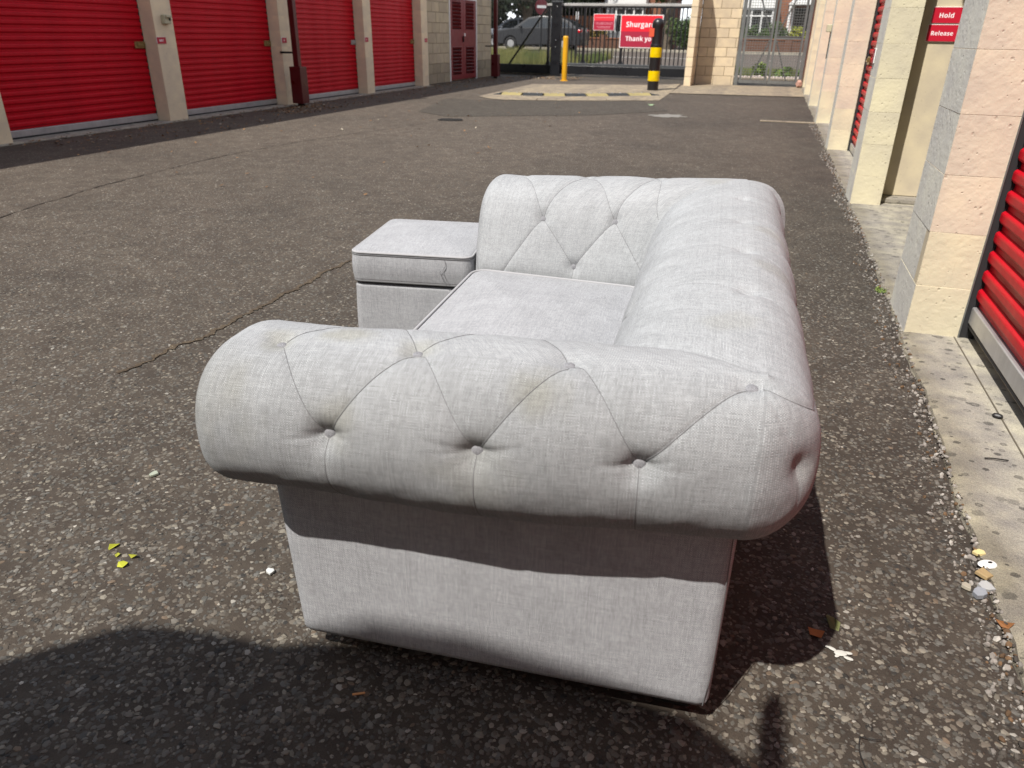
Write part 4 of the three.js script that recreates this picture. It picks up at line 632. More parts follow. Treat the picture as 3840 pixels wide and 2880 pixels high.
// ------------------------------------------------------------------ the street beyond the gate
single('road', sheet([[-60, -28.4], [40, -28.4], [40, -40], [-60, -40]].map(([x, z]) => [x, z]), 0, 1 / 2.56).translate(0, 0, 0), std({ map: asphaltMap, color: lin(0.9, 0.9, 0.92), roughness: 0.9 }), 'grey street running across beyond the gates', null, null, 'structure');
{ // lay the street sheets on the rising ground
  const drape = (o, dy) => { const g = o.geometry, fine = []; };
  const strip = (x0, x1, z0, z1, dy, nz) => { const g = new THREE.PlaneGeometry(x1 - x0, z0 - z1, 4, nz); g.rotateX(-Math.PI / 2); g.translate((x0 + x1) / 2, 0, (z0 + z1) / 2); const p = g.attributes.position; for (let i = 0; i < p.count; i++) p.setY(i, groundY(p.getZ(i)) + dy); g.computeVertexNormals(); return uvm(g, 1 / 2.56); };
  scene.children.find((o) => o.name === 'road').geometry = strip(-60, 40, -28.4, -40, 0.006, 24);
  single('footway', strip(-60, 40, -40.2, -42.3, 0.1, 4), M.concretePale, 'pale footway on the far side of the street', null, null, 'structure');
  single('footway', strip(-6.6, 40, -26.4, -28.3, 0.012, 4), M.concretePale, 'pale footway on the near side of the street', null, null, 'structure');
  const kb = []; for (let x = -60; x < 40; x += 0.9) kb.push(box(x, x + 0.89, groundY(-40.1) - 0.05, groundY(-40.1) + 0.115, -40.2, -40.02, 0.015)); single('kerb', mergeGeometries(kb), M.concrete, 'concrete kerb on the far side of the street', null, null, 'structure');
  single('road_line', strip(-60, 40, -34.1, -34.2, 0.011, 1), M.white, 'thin pale line along the street', null, null, 'structure');
}
function leaves(n, fn, size, seed, tones) { // merged bent leaf cards, each its own small face
  const r = rng(seed), pos = [], col = [], idx = [];
  const a = new THREE.Vector3(), b = new THREE.Vector3();
  for (let i = 0; i < n; i++) {
    const q = fn(r, i); if (!q) continue; const s = size * (0.6 + r() * 0.8); a.set(r() - 0.5, r() - 0.5, r() - 0.5).normalize(); b.set(r() - 0.5, r() - 0.5, r() - 0.5).cross(a).normalize();
    const k = pos.length / 3, t = tones[Math.floor(r() * tones.length)], g = 0.75 + r() * 0.5, nx = a.y * b.z - a.z * b.y, ny = a.z * b.x - a.x * b.z, nz = a.x * b.y - a.y * b.x;
    for (const [u, v, w] of [[-1, 0, 0], [0, -0.5, 0.18], [1, 0, 0], [0, 0.5, 0.18]]) { pos.push(q[0] + (a.x * u + b.x * v + nx * w) * s, q[1] + (a.y * u + b.y * v + ny * w) * s, q[2] + (a.z * u + b.z * v + nz * w) * s); col.push(t[0] * g, t[1] * g, t[2] * g); }
    idx.push(k, k + 1, k + 2, k, k + 2, k + 3);
  }
  const g = new THREE.BufferGeometry(); g.setAttribute('position', new THREE.Float32BufferAttribute(pos, 3)); g.setAttribute('color', new THREE.Float32BufferAttribute(col, 3)); g.setIndex(idx); g.computeVertexNormals(); return g;
}
const inBlob = (blobs) => (r) => { const c = blobs[Math.floor(r() * blobs.length)], u = r() * 2 - 1, a = r() * 6.283, q = Math.sqrt(1 - u * u), k = Math.pow(r(), 0.4); return [c[0] + Math.cos(a) * q * c[3] * k, c[1] + u * c[4] * k, c[2] + Math.sin(a) * q * c[3] * k]; };
const GREEN = [[0.05, 0.09, 0.025], [0.035, 0.07, 0.02], [0.075, 0.12, 0.03]], DARK = [[0.02, 0.035, 0.014], [0.014, 0.026, 0.011], [0.03, 0.045, 0.018]], LIME = [[0.28, 0.30, 0.03], [0.2, 0.24, 0.03], [0.33, 0.33, 0.05]];
const leafM = leafMat(lin(1, 1, 1));
function tree(x, z, h, R, base, n, tones, label, seed) {
  const y0 = groundY(z), t = thing('tree', [x, y0, z], 0, label, 'tree', null), r = rng(seed), blobs = []; for (let i = 0; i < 16; i++) { const a = r() * 6.283, d = Math.sqrt(r()) * R * 0.7; blobs.push([Math.cos(a) * d, base + (h - base) * (0.12 + 0.8 * r()), Math.sin(a) * d, R * (0.3 + r() * 0.25), R * (0.25 + r() * 0.2)]); }
  part('trunk', mergeGeometries([uvm(new THREE.CylinderGeometry(0.14, 0.28, h * 0.75, 12, 6).translate(0, h * 0.375, 0)), ...blobs.slice(0, 7).map((b) => bar([0, base * 0.8, 0], [b[0], b[1], b[2]], 0.09))].map((g) => g.index ? g.toNonIndexed() : g)), M.bark, t);
  part('crown', leaves(n, inBlob(blobs), 0.14, seed + 1, tones), leafM, t);
}
function shrub(x, z, w, h, n, tones, label, seed, size = 0.06, y = null) {
  const t = thing('shrub', [x, y === null ? groundY(z) : y, z], 0, label, 'shrub'), r = rng(seed), blobs = []; for (let i = 0; i < 9; i++) blobs.push([(r() - 0.5) * w * 0.7, h * (0.3 + r() * 0.42), (r() - 0.5) * w * 0.5, w * 0.24, h * 0.3]);
  part('stem', mergeGeometries([0, 1, 2, 3].map((k) => bar([(r() - 0.5) * w * 0.2, 0, 0], [blobs[k][0], blobs[k][1], blobs[k][2]], 0.02))), M.bark, t); part('foliage', leaves(n, inBlob(blobs), size, seed + 1, tones), leafM, t);
}
tree(-13.2, -42.9, 9, 4.4, 1.5, 13000, DARK, 'dark tree with a thick trunk behind the parked cars on the left', 501);
tree(-17.5, -46, 10, 5.0, 0.7, 13000, DARK, 'large dark tree at the far left beyond the parked cars', 511);
tree(-10.3, -47.5, 8, 3.2, 2.2, 7000, DARK, 'dark tree between the two houses and the left verge', 521);
tree(-5.6, -43.6, 7.5, 2.4, 2.45, 7000, GREEN, 'leafy tree with a pale trunk right of the large gate sign', 531);
for (let i = 0; i < 5; i++) shrub(-21.4 + i * 2.5, -46.0 - (i % 2), 4.2, 5.6, 11000, DARK, ['tall dark hedge mass at the far left beyond the cars', 'tall dark hedge mass left of the thick tree trunk', 'tall dark hedge mass right behind the pale car', 'tall dark hedge mass behind the no entry sign', 'tall dark hedge mass right of the no entry sign'][i], 640 + i * 3, 0.13);
shrub(-4.6, -43.2, 1.9, 1.7, 3600, GREEN, 'round green shrub behind the right end of the sliding gate', 541);
shrub(-9.3, -43.3, 1.0, 1.4, 1500, [[0.22, 0.16, 0.04], [0.3, 0.2, 0.05], [0.1, 0.12, 0.03]], 'yellowing shrub in the garden behind the small gate notice', 551);
shrub(0.75, -43.2, 1.0, 1.35, 2600, LIME, 'bright yellow green shrub behind the right mesh gate leaf', 561);
shrub(-1.7, -43.4, 1.2, 1.35, 2400, GREEN, 'dark green shrub behind the left mesh gate leaf', 571);
shrub(-0.2, -44.2, 2.2, 1.5, 3600, GREEN, 'wide dark hedge shrub below the house window behind the mesh gates', 581);
for (const [x, z, w, h, s, l] of [[-1.25, -25.1, 0.5, 0.34, 591, 'low green plant clump just beyond the left side of the mesh gates'], [-0.45, -25.1, 0.5, 0.42, 593, 'tallest green plant clump in the middle beyond the mesh gates'], [0.25, -25.0, 0.5, 0.33, 595, 'green plant clump beyond the middle of the right mesh gate'], [0.85, -25.2, 0.4, 0.28, 597, 'smallest green plant clump beyond the right mesh gate post']]) { const t = thing('plant', [x, groundY(z), z], 0, l, 'plant'); part('foliage', leaves(380, inBlob([[0, h * 0.5, 0, w * 0.5, h * 0.5], [0.1, h * 0.7, 0, w * 0.3, h * 0.3]]), 0.06, s, [[0.12, 0.2, 0.03], [0.2, 0.26, 0.05], [0.07, 0.13, 0.03]]), leafM, t); }
{ const r = rng(606), g = []; for (let x = -1.6; x < 1.1; x += 0.1) { const q = new THREE.DodecahedronGeometry(0.04 + r() * 0.04, 0); q.scale(1.2, 0.8, 1); q.translate(x, 0.07, -24.75 + r() * 0.1); g.push(q); } const o = single('border_stones', mergeGeometries(g), std({ color: lin(0.55, 0.47, 0.42) }), 'row of pale rounded border stones beyond the mesh gates', 'stones', null, 'stuff'); single('border_kerb', box(-1.8, 1.3, 0, 0.06, -24.6, -24.5, 0.01), M.concretePale, 'low concrete edging in front of the planted verge', 'kerb'); }
{ // grass of the verge
  const r = rng(700), pos = [], col = [], idx = [];
  const blade = (x, z, h, w, c) => { const k = pos.length / 3, a = r() * 6.28, y = groundY(z), bx = (r() - 0.5) * h * 0.7, bz = (r() - 0.5) * h * 0.7; pos.push(x - Math.cos(a) * w, y, z - Math.sin(a) * w, x + Math.cos(a) * w, y, z + Math.sin(a) * w, x + bx, y + h, z + bz); for (let i = 0; i < 3; i++) { const g = i === 2 ? 1.25 : 0.8; col.push(c[0] * g, c[1] * g, c[2] * g); } idx.push(k, k + 1, k + 2); };
  for (let i = 0; i < 42000; i++) { const x = -14.5 + r() * 8.1, z = -24.4 - r() * 8.5, m = vn(x * 1.3, z * 1.3, 9); blade(x, z, (0.16 + r() * 0.26) * (0.55 + m), 0.007, m > 0.55 ? [0.17, 0.165, 0.05] : r() < 0.4 ? [0.09, 0.115, 0.028] : [0.055, 0.08, 0.02]); }
  for (let i = 0; i < 12000; i++) { const x = -1.9 + r() * 3.2, z = -25.2 - r() * 2.8; blade(x, z, 0.06 + r() * 0.12, 0.007, r() < 0.5 ? [0.16, 0.165, 0.06] : [0.09, 0.12, 0.03]); }
  const g = new THREE.BufferGeometry(); g.setAttribute('position', new THREE.Float32BufferAttribute(pos, 3)); g.setAttribute('color', new THREE.Float32BufferAttribute(col, 3)); g.setIndex(idx); g.computeVertexNormals();
  single('grass', g, leafM, 'long sunlit grass of the verge beyond the gates', 'grass', null, 'stuff');
}
// houses across the street
function bay(house, x, y0, w, z, panes) { // a projecting bay window: apron, frame, panes and its white head
  const b = sub('bay_window', house), d = 0.7, y1 = y0 + 0.85, y2 = y0 + 2.15;
  part('apron', box(x - w / 2, x + w / 2, y0, y1, z, z + d, 0.01), M.white, b);
  const f = [box(x - w / 2 - 0.06, x + w / 2 + 0.06, y1 + 0.001, y1 + 0.07, z, z + d + 0.06), box(x - w / 2 - 0.02, x + w / 2 + 0.02, y2 - 0.08, y2 - 0.001, z, z + d + 0.03), box(x - w / 2, x + w / 2, y1 + 0.9, y1 + 0.96, z + d - 0.07, z + d + 0.01)];
  for (let i = 0; i <= panes; i++) { const px = x - w / 2 + 0.04 + (w - 0.08) * i / panes; f.push(box(px - 0.04, px + 0.04, y1 + 0.071, y2 - 0.081, z + d - 0.08, z + d)); } for (const s of [-1, 1]) f.push(box(x + s * (w / 2 - 0.04) - 0.04, x + s * (w / 2 - 0.04) + 0.04, y1 + 0.071, y2 - 0.081, z + 0.02, z + 0.1));
  part('frame', mergeGeometries(f), M.white, b);
  for (let i = 0; i < panes; i++) { const a = x - w / 2 + 0.085 + (w - 0.08) * i / panes, c = x - w / 2 + (w - 0.08) * (i + 1) / panes - 0.005; part('pane', box(a, c, y1 + 0.075, y2 - 0.085, z + d - 0.05, z + d - 0.035), M.glassDark, b); part('curtain', box(a + 0.01, a + (c - a) * 0.35, y1 + 0.08, y2 - 0.09, z + d - 0.09, z + d - 0.08), M.white, b); }
  part('head', box(x - w / 2 - 0.12, x + w / 2 + 0.12, y2, y2 + 0.75, z, z + d + 0.1, 0.02), M.white, b);
  return b;
}
function house(x0, x1, bays, door, label, porch) {
  const z = -47, y0 = groundY(z), h = thing('brick_house', [0, 0, 0], 0, label, 'house');
  part('wall', box(x0, x1, y0 - 0.2, y0 + 5.4, z - 8, z), M.brickWall, h);
  const rf = new THREE.CylinderGeometry(0.01, 1, 1, 4, 1); rf.rotateY(Math.PI / 4); rf.scale((x1 - x0 + 1) / 1.414, 3.2, 9 / 1.414); rf.translate((x0 + x1) / 2, y0 + 7.0, z - 4); const roof = part('roof', uvm(rf), M.roofTile, h); part('chimney', box((x0 + x1) / 2 - 0.5, (x0 + x1) / 2 + 0.5, y0 + 6.5, y0 + 9.6, z - 4.6, z - 3.8, 0.01), M.brickDark, roof);
  for (const [x, w, n] of bays) { bay(h, x, y0, w, z, n); const u = sub('window', h); part('frame', mergeGeometries([box(x - w / 2, x + w / 2, y0 + 3.1, y0 + 3.2, z + 0.003, z + 0.07), box(x - w / 2, x + w / 2, y0 + 4.5, y0 + 4.6, z + 0.003, z + 0.07), ...[-0.5, 0, 0.5].map((k) => box(x + k * (w - 0.08) - 0.04, x + k * (w - 0.08) + 0.04, y0 + 3.201, y0 + 4.499, z + 0.003, z + 0.07))]), M.white, u); part('pane', box(x - w / 2 + 0.05, x + w / 2 - 0.05, y0 + 3.21, y0 + 4.49, z + 0.004, z + 0.02), M.glassDark, u); }
  const d = sub('door', h); part('leaf', box(door - 0.45, door + 0.45, y0 + 0.15, y0 + 2.2, z + 0.004, z + 0.05, 0.006), M.glassDark, d); part('frame', mergeGeometries([box(door - 0.56, door - 0.46, y0, y0 + 2.3, z + 0.004, z + 0.09), box(door + 0.46, door + 0.56, y0, y0 + 2.3, z + 0.004, z + 0.09)]), M.white, d); part('handle', box(door + 0.32, door + 0.37, y0 + 1.05, y0 + 1.2, z + 0.051, z + 0.09), M.chrome, d);
  if (porch) { const p = sub('porch', h), w = 0.8; part('gable', (() => { const s = new THREE.Shape([[-w, 0], [w, 0], [0, 0.95]].map((q) => new THREE.Vector2(...q))); return uvm(new THREE.ExtrudeGeometry(s, { depth: 1.2, bevelEnabled: false }).translate(door, y0 + 2.32, z + 0.01)); })(), M.white, p); for (const s of [-1, 1]) part('post', box(door + s * 0.68 - 0.06, door + s * 0.68 + 0.06, y0, y0 + 2.32, z + 1.05, z + 1.17, 0.005), M.white, p); }
}
house(-11.5, -6.4, [[-8.5, 2.1, 4]], -10.6, 'brick house with a white bay window seen over the sliding gate', false);
house(-3.4, 4.2, [[-1.35, 1.7, 3]], 1.0, 'brick house with white bay and gabled porch behind the mesh gates', true);
{ // garden walls
  const gw = (x0, x1, h, label, seed) => { const z = -42.5, y = groundY(z) + 0.0, t = thing('garden_wall', [0, 0, 0], 0, label, 'wall'); part('wall', box(x0, x1, y, y + h, z - 0.22, z, 0.01), M.brickDark, t); part('coping', box(x0 - 0.03, x1 + 0.03, y + h + 0.001, y + h + 0.06, z - 0.26, z + 0.04, 0.01), M.brickWall, t); for (let x = x0; x <= x1 + 0.01; x += (x1 - x0) / 2) part('pier', box(x - 0.17, x + 0.17, y, y + h + 0.2, z - 0.28, z + 0.06, 0.01), M.brickDark, t); };
  gw(-11.2, -6.6, 0.55, 'low brown brick garden wall behind the sliding gate'); gw(-2.6, 3.5, 0.62, 'low brown brick garden wall behind the mesh gates');
  const f = thing('board_fence', [0, 0, -43.9], 0, 'red brown board fence between the houses above the garden wall', 'fence'); for (let x = -12.6; x < -9.6; x += 0.15) part('board', box(x, x + 0.14, 0.39, 2.05, -0.012, 0.012, 0.003), M.brickWall, f);
}
// parked cars
function car(pos, turn, paint, label) {
  const t = thing('parked_car', pos, turn, label, 'car', 'cars parked on the street'), W = 0.86;
  const body = new THREE.Shape(); [[-2.15, 0.32], [-2.2, 0.55], [-2.12, 0.78], [-1.3, 0.93], [-0.9, 0.97], [1.7, 1.0], [2.05, 0.98], [2.18, 0.8], [2.2, 0.5], [2.1, 0.3], [1.75, 0.28]].forEach(([x, y], i) => i ? body.lineTo(x, y) : body.moveTo(x, y));
  body.absarc(1.35, 0.31, 0.36, 0, Math.PI, false); body.lineTo(-0.95, 0.26); body.absarc(-1.32, 0.31, 0.36, 0, Math.PI, false); body.closePath();
  const bg = new THREE.ExtrudeGeometry(body, { depth: 2 * W - 0.16, bevelEnabled: true, bevelSize: 0.05, bevelThickness: 0.08, bevelSegments: 4 }); bg.translate(0, 0, -W + 0.08);
  part('body', uvm(bg), paint, t);
  const cab = new THREE.Shape([[-1.25, 0.94], [-0.45, 1.42], [0.1, 1.49], [0.9, 1.47], [1.55, 1.28], [2.0, 0.98]].map((p) => new THREE.Vector2(...p))), cg = new THREE.ExtrudeGeometry(cab, { depth: 2 * W - 0.2, bevelEnabled: true, bevelSize: 0.03, bevelThickness: 0.05, bevelSegments: 3, steps: 4 }); cg.translate(0, 0, -W + 0.1); { const p = cg.attributes.position; for (let i = 0; i < p.count; i++) { const k = clamp((p.getY(i) - 0.95) / 0.55); p.setZ(i, p.getZ(i) * (1 - 0.2 * k)); } cg.computeVertexNormals(); }
  part('cabin', uvm(cg), paint, t);
  const zAt = (y) => (W + 0.006) * (1 - 0.2 * clamp((y - 0.95) / 0.55)) - 0.045;
  for (const s of [-1, 1]) for (const pts of [[[-0.98, 1.0], [-0.42, 1.36], [0.08, 1.42], [0.08, 1.0]], [[0.16, 1.0], [0.16, 1.42], [0.85, 1.4], [1.1, 1.32], [1.1, 1.0]], [[1.18, 1.02], [1.18, 1.3], [1.5, 1.2], [1.72, 1.03]]]) { const g = new THREE.ShapeGeometry(new THREE.Shape(pts.map((p) => new THREE.Vector2(...p)))), p = g.attributes.position; for (let i = 0; i < p.count; i++) p.setZ(i, s * (zAt(p.getY(i)) + 0.002 + 0.05)); if (s < 0) { const id = g.index.array; for (let q = 0; q < id.length; q += 3) { const k = id[q]; id[q] = id[q + 1]; id[q + 1] = k; } } g.computeVertexNormals(); part('side_window', g, M.glassDark, t); }
  const slope = (x0, y0, x1, y1) => { const g = new THREE.PlaneGeometry(1, 1), p = g.attributes.position; for (let i = 0; i < p.count; i++) { const u = p.getY(i) + 0.5, y = lerp(y0, y1, u), x = lerp(x0, x1, u); p.setXYZ(i, x, y, Math.sign(p.getX(i)) * (zAt(y) - 0.07)); } g.computeVertexNormals(); return g; };
  part('windscreen', slope(-1.22, 1.0, -0.5, 1.43), new THREE.MeshPhysicalMaterial({ color: lin(0.02, 0.024, 0.028), roughness: 0.08, side: THREE.DoubleSide }), t); part('rear_window', slope(1.98, 1.05, 1.6, 1.29), new THREE.MeshPhysicalMaterial({ color: lin(0.02, 0.024, 0.028), roughness: 0.08, side: THREE.DoubleSide }), t);
  for (const x of [-1.32, 1.35]) for (const s of [-1, 1]) { const w = sub('wheel', t); w.position.set(x, 0.31, s * (W - 0.12)); part('tyre', new THREE.TorusGeometry(0.235, 0.085, 10, 28), M.rubber, w); part('rim', new THREE.CylinderGeometry(0.2, 0.2, 0.1, 20).rotateX(Math.PI / 2), M.steel, w); }
  for (const s of [-1, 1]) { part('headlight', box(-2.2, -2.0, 0.66, 0.78, s * 0.8 - 0.12 * s, s * 0.8 + 0.045 * s, 0.03), M.chrome, t); part('tail_light', box(1.95, 2.21, 0.80, 0.94, s * 0.62, s * 0.885, 0.03), M.tailLight, t); part('mirror', box(-0.85, -0.72, 1.0, 1.1, s * 0.88, s * 1.04, 0.03), paint, t); }
  return t;
}
car([-11.1, 0.396, -38.4], 0, M.carPaint, 'dark parked car with a red tail light behind the sliding gate');
car([-13.9, 0.396, -43.6], 0.1, M.carPaint2, 'pale parked car half hidden behind the dark car');
{ const t = thing('no_entry_sign', [-9.55, groundY(-33), -33], 0, 'round no entry sign turned away on a dark pole above the parked cars', 'road sign'); part('pole', cyl(0.035, 0.035, 2.5, 0, 0, 0, 12), M.blackSteel, t); const d = sub('disc', t); d.position.set(0, 2.15 - groundY(-33), 0.045); d.rotation.y = 0.85; part('face', new THREE.CylinderGeometry(0.3, 0.3, 0.012, 40).rotateX(Math.PI / 2), std({ color: lin(0.13, 0.007, 0.016), roughness: 0.7 }), d); part('bar', box(-0.22, 0.22, -0.05, 0.05, 0.0065, 0.009), M.white, d); }
{ const t = thing('marker_post', [-6.8, groundY(-28), -28], 0, 'slim dark post with a white band just beyond the gate post', 'post'); part('post', cyl(0.05, 0.045, 1.75, 0, 0, 0, 12), M.blackSteel, t); part('band', cyl(0.052, 0.052, 0.24, 0, 1.5, 0, 12), M.white, t); }

// ------------------------------------------------------------------ litter and small finds
{ // dry leaves along the left units and by the gate
  const r = rng(808), g = new THREE.CircleGeometry(1, 5); g.rotateX(-Math.PI / 2); const p = g.attributes.position; for (let i = 0; i < p.count; i++) p.setY(i, (hash2(i, 3, 4) - 0.5) * 0.5); g.computeVertexNormals();
  const n = 2600, im = new THREE.InstancedMesh(g, std({ side: THREE.DoubleSide, roughness: 0.9 }), n), m4 = new THREE.Matrix4(), q = new THREE.Quaternion(), e = new THREE.Euler(), c = new THREE.Color();
  for (let i = 0; i < n; i++) { let x, z; const k = r(); if (k < 0.55) { x = -7.6 + Math.pow(r(), 2) * 1.2; z = -6 - r() * 16; } else if (k < 0.75) { x = -7.35 + Math.pow(r(), 1.5) * 0.7; z = -10.2 - r() * 1.4; } else if (k < 0.95) { x = -7.2 + r() * 2.0; z = -21.2 - r() * 1.6; } else { x = -6.8 + r() * 4; z = -5 - r() * 12; } const s = 0.007 + r() * 0.016; e.set((r() - 0.5) * 0.7, r() * 6.28, (r() - 0.5) * 0.7); q.setFromEuler(e); m4.compose(new THREE.Vector3(x, 0.012 + r() * 0.008, z), q, new THREE.Vector3(s, s, s * 0.6)); im.setMatrixAt(i, m4); c.setRGB(0.2, 0.11, 0.05).multiplyScalar(0.5 + r() * 0.9); if (r() < 0.1) c.setRGB(0.34, 0.3, 0.23); im.setColorAt(i, c); }
  im.name = 'leaf_litter'; im.castShadow = im.receiveShadow = true; scene.add(im); tag(im, 'dry brown leaf litter along the left units and the gate', 'leaf litter', null, 'stuff');
}
function flake(name, x, z, s, color, label, cat, seed, flat = 0.25, y = 0.004, n = 7, long = 1) { const r = rng(seed), pts = []; for (let i = 0; i < n; i++) { const a = i / n * 6.283, k = 0.65 + r() * 0.5; pts.push(new THREE.Vector2(Math.cos(a) * s * k * long, Math.sin(a) * s * k)); } const g = new THREE.ExtrudeGeometry(new THREE.Shape(pts), { depth: s * flat, bevelEnabled: true, bevelSize: s * 0.12, bevelThickness: s * 0.1, bevelSegments: 2 }); g.rotateX(-Math.PI / 2); g.rotateY(r() * 6.28); if (/leaf|petal/.test(name)) { const p = g.attributes.position; for (let i = 0; i < p.count; i++) p.setY(i, p.getY(i) * 0.4 + (p.getX(i) ** 2 - p.getZ(i) ** 2 * 0.6) / s * 0.35); g.computeVertexNormals(); } const o = single(name, uvm(g, 4), std({ map: paintMap, color, roughness: 0.75 }), label, cat); o.position.set(x, y, z); o.rotation.set((r() - 0.5) * 0.2, 0, (r() - 0.5) * 0.2); return o; }
const stripY = 0.019;
{ const t = thing('bottle_cap', [0.877, stripY + 0.001, -2.585], 0.5, 'small dark ringed bottle cap on the concrete strip by the red door', 'bottle cap'); part('rim', new THREE.TorusGeometry(0.013, 0.0035, 6, 18).rotateX(Math.PI / 2).translate(0, 0.003, 0), M.dark, t); part('top', cyl(0.011, 0.011, 0.003, 0, 0, 0, 14), M.steel, t); }
{ const g = tube([[-0.03, 0, 0.004], [-0.008, 0.001, 0], [0.012, 0.002, 0.001], [0.034, 0.001, -0.002]], 0.0022, 16, 5); const o = single('twig', g, M.dark, 'short black twig lying on the concrete strip', 'twig'); o.position.set(0.80, stripY + 0.003, -2.265); }
{ const o = single('twig', tube([[0, 0, 0], [-0.004, 0.003, 0.035], [0.004, 0.002, 0.07]], 0.0012, 20, 5), M.dark, 'thin black bent twig on the asphalt at the bottom right', 'twig'); o.position.set(0.325, 0.006, -1.095); const o2 = single('twig', tube([[0, 0, 0], [0.02, 0.003, 0.002], [0.036, 0.004, -0.002]], 0.0008, 12, 5), M.dark, 'hair thin twig branching off the bent twig at the bottom right', 'twig'); o2.position.set(0.325, 0.006, -1.095); }
{ const t = thing('shell', [0.662, 0.012, -1.713], 0.4, 'white half shell with dark marks at the edge of the concrete strip', 'shell'); part('cup', new THREE.SphereGeometry(0.019, 18, 8, 0, 6.283, 0, 1.45).scale(1.25, 0.55, 0.8), M.white, t); part('mark', new THREE.SphereGeometry(0.0045, 8, 6).scale(1.4, 0.5, 0.8).translate(0.002, 0.0102, 0.003), M.dark, t); }
flake('wood_chip', 0.648, -1.672, 0.021, lin(0.4, 0.29, 0.15), 'tan square wood chip beside the white shell', 'wood chip', 911, 0.3, 0.008, 4);
flake('stone', 0.641, -1.628, 0.017, lin(0.42, 0.43, 0.45), 'pale grey stone just below the tan wood chip', 'stone', 912, 0.6, 0.004);
flake('stone', 0.622, -1.598, 0.015, lin(0.28, 0.3, 0.35), 'bluish grey stone left of the pale one in the kerb line', 'stone', 913, 0.7, 0.004);
flake('stone', 0.600, -1.618, 0.011, lin(0.4, 0.37, 0.31), 'small cream stone left of the wood chip', 'stone', 914, 0.6, 0.003);
flake('stone', 0.656, -1.764, 0.012, lin(0.72, 0.6, 0.3), 'pale yellow chip above the white shell', 'stone', 915, 0.5, 0.006);
flake('leaf', 0.648, -1.498, 0.013, lin(0.24, 0.10, 0.03), 'orange dry leaf piece in the kerb line at the right edge', 'leaf', 916, 0.12, 0.012, 6, 1.2);
flake('leaf', 0.258, -1.346, 0.013, lin(0.42, 0.15, 0.04), 'small orange leaf piece in the shadow right of the sofa', 'leaf', 917, 0.12, 0.005, 5, 1.5);
flake('leaf', 0.296, -1.396, 0.014, lin(0.13, 0.14, 0.05), 'green leaf at the edge of the sofa shadow', 'leaf', 918, 0.12, 0.005, 6, 2.0);
{ const r = rng(920), g = []; const blob = (x, z, s, l, a) => { const q = new THREE.SphereGeometry(s, 10, 6); q.scale(l, 0.22, 1); q.rotateY(a); q.translate(x, 0.003, z); g.push(q); }; blob(0, 0, 0.011, 1.6, 0.2); blob(-0.02, -0.009, 0.006, 2, -0.4); blob(0.018, -0.006, 0.0055, 2.2, 0.1); blob(0.018, 0.013, 0.006, 2.1, -0.2); blob(-0.009, 0.012, 0.005, 1.8, 0.9); blob(-0.033, -0.013, 0.004, 1.2, 0); const o = single('splash', mergeGeometries(g), std({ color: lin(0.5, 0.5, 0.46), roughness: 0.6 }), 'white splash of bird dropping on the sunny asphalt right of the sofa', 'splash'); o.position.set(0.307, 0.001, -1.304); o.scale.setScalar(0.8); }
flake('petal', -1.37, -1.093, 0.009, lin(0.4, 0.42, 0.03), 'farthest yellow green petal left of the sofa', 'petal', 930, 0.1, 0.004, 5, 1.6);
flake('petal', -1.335, -1.069, 0.006, lin(0.35, 0.36, 0.03), 'small yellow petal in the middle of the scattered petals', 'petal', 931, 0.1, 0.004, 5, 1.3);
flake('petal', -1.295, -1.076, 0.006, lin(0.35, 0.36, 0.03), 'yellow petal nearest the sofa among the scattered petals', 'petal', 932, 0.1, 0.004, 5, 1.8);
flake('petal', -1.297, -1.045, 0.011, lin(0.45, 0.47, 0.03), 'largest yellow petal, nearest the camera, left of the sofa', 'petal', 933, 0.1, 0.004, 6, 1.2);
flake('paper_scrap', -0.953, -1.135, 0.009, lin(0.6, 0.62, 0.64), 'white crumpled paper scrap close to the left end of the sofa base', 'scrap', 934, 0.5, 0.004, 9);
flake('pebble', -1.511, -1.388, 0.011, lin(0.34, 0.38, 0.32), 'round pale green pebble on the asphalt at the left', 'pebble', 935, 0.4, 0.004, 10);
flake('pebble', -1.286, -1.472, 0.012, lin(0.05, 0.055, 0.06), 'dark pebble just below the left end of the near arm', 'pebble', 936, 0.5, 0.004, 8);
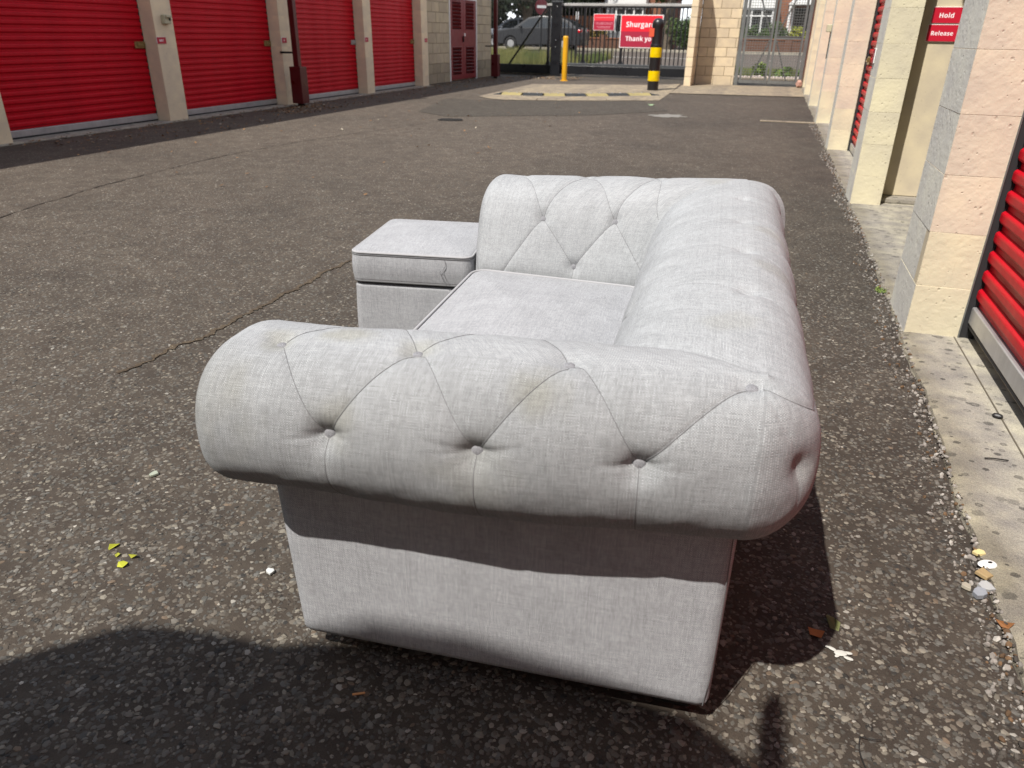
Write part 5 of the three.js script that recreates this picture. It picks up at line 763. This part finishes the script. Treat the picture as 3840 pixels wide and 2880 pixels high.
{ const o = single('match_stick', box(-0.012, 0.012, 0, 0.003, -0.002, 0.002, 0.0008), std({ color: lin(0.55, 0.27, 0.11) }), 'orange splinter of wood on the shaded asphalt in front of the sofa', 'splinter'); o.position.set(-0.583, 0.005, -0.886); o.rotation.y = 0.5; }
flake('leaf', -2.03, -14.375, 0.06, lin(0.3, 0.42, 0.25), 'pale green leaf on the asphalt near the speed ramp', 'leaf', 937, 0.1, 0.006);
{ const t = thing('weed', [0.668, 0.004, -3.95], 0, 'tiny green weed in the kerb line beside the first right pillar', 'weed'); part('foliage', leaves(60, inBlob([[0, 0.012, 0, 0.03, 0.015]]), 0.008, 940, [[0.2, 0.26, 0.06], [0.12, 0.18, 0.04]]), leafM, t); }

{ const t = thing('added_end_block', [0, 0, 0], 0, 'plain block building added behind the viewpoint to dim the light from that side', 'building'); part('wall', box(-14, 8, 0, 4.6, 9, 16, 0.02), M.panel, t); part('roof', box(-14.2, 8.2, 4.601, 4.8, 8.8, 16.2, 0.02), M.galvanised, t); }  // unseen building, added to darken the low sky behind the camera
// unseen slab added behind the camera, outline shaped to cast the foreground shade
{
  const t = thing('shadow_slab', [0.80, 3.0, 1.81].map((v, i) => [-0.804, 2.935, 1.808][i]), 0, 'added flat slab behind the viewpoint, shaped to cast the foreground shade', 'shadow_slab');
  const pts = [[-6, 4.5], [-6, 0.5], [-1.75, -0.45], [-1.4, -0.66], [-1.27, -0.78], [-1.12, -0.93], [-0.95, -0.965], [-0.79, -0.98], [-0.70, -1.02], [-0.55, -1.065], [-0.36, -1.085], [-0.1, -1.085], [0.055, -1.075], [0.12, -1.03], [0.172, -1.0], [0.18, -1.18], [0.212, -1.19], [0.22, -0.98], [0.26, -0.8], [0.3, 4.5]];
  const g = new THREE.ExtrudeGeometry(new THREE.Shape(pts.map(([x, z]) => new THREE.Vector2(x, -z))), { depth: 0.06, bevelEnabled: false }); g.rotateX(-Math.PI / 2); part('roof', uvm(g), M.galvanised, t);
  for (const [x, z] of [[-5.6, 1.2], [-5.6, 4.2], [0.1, 4.2]]) part('post', box(x - 0.05, x + 0.05, -2.935, -0.001, z - 0.05, z + 0.05), M.galvanised, t);
}

renderer.render(scene, camera);
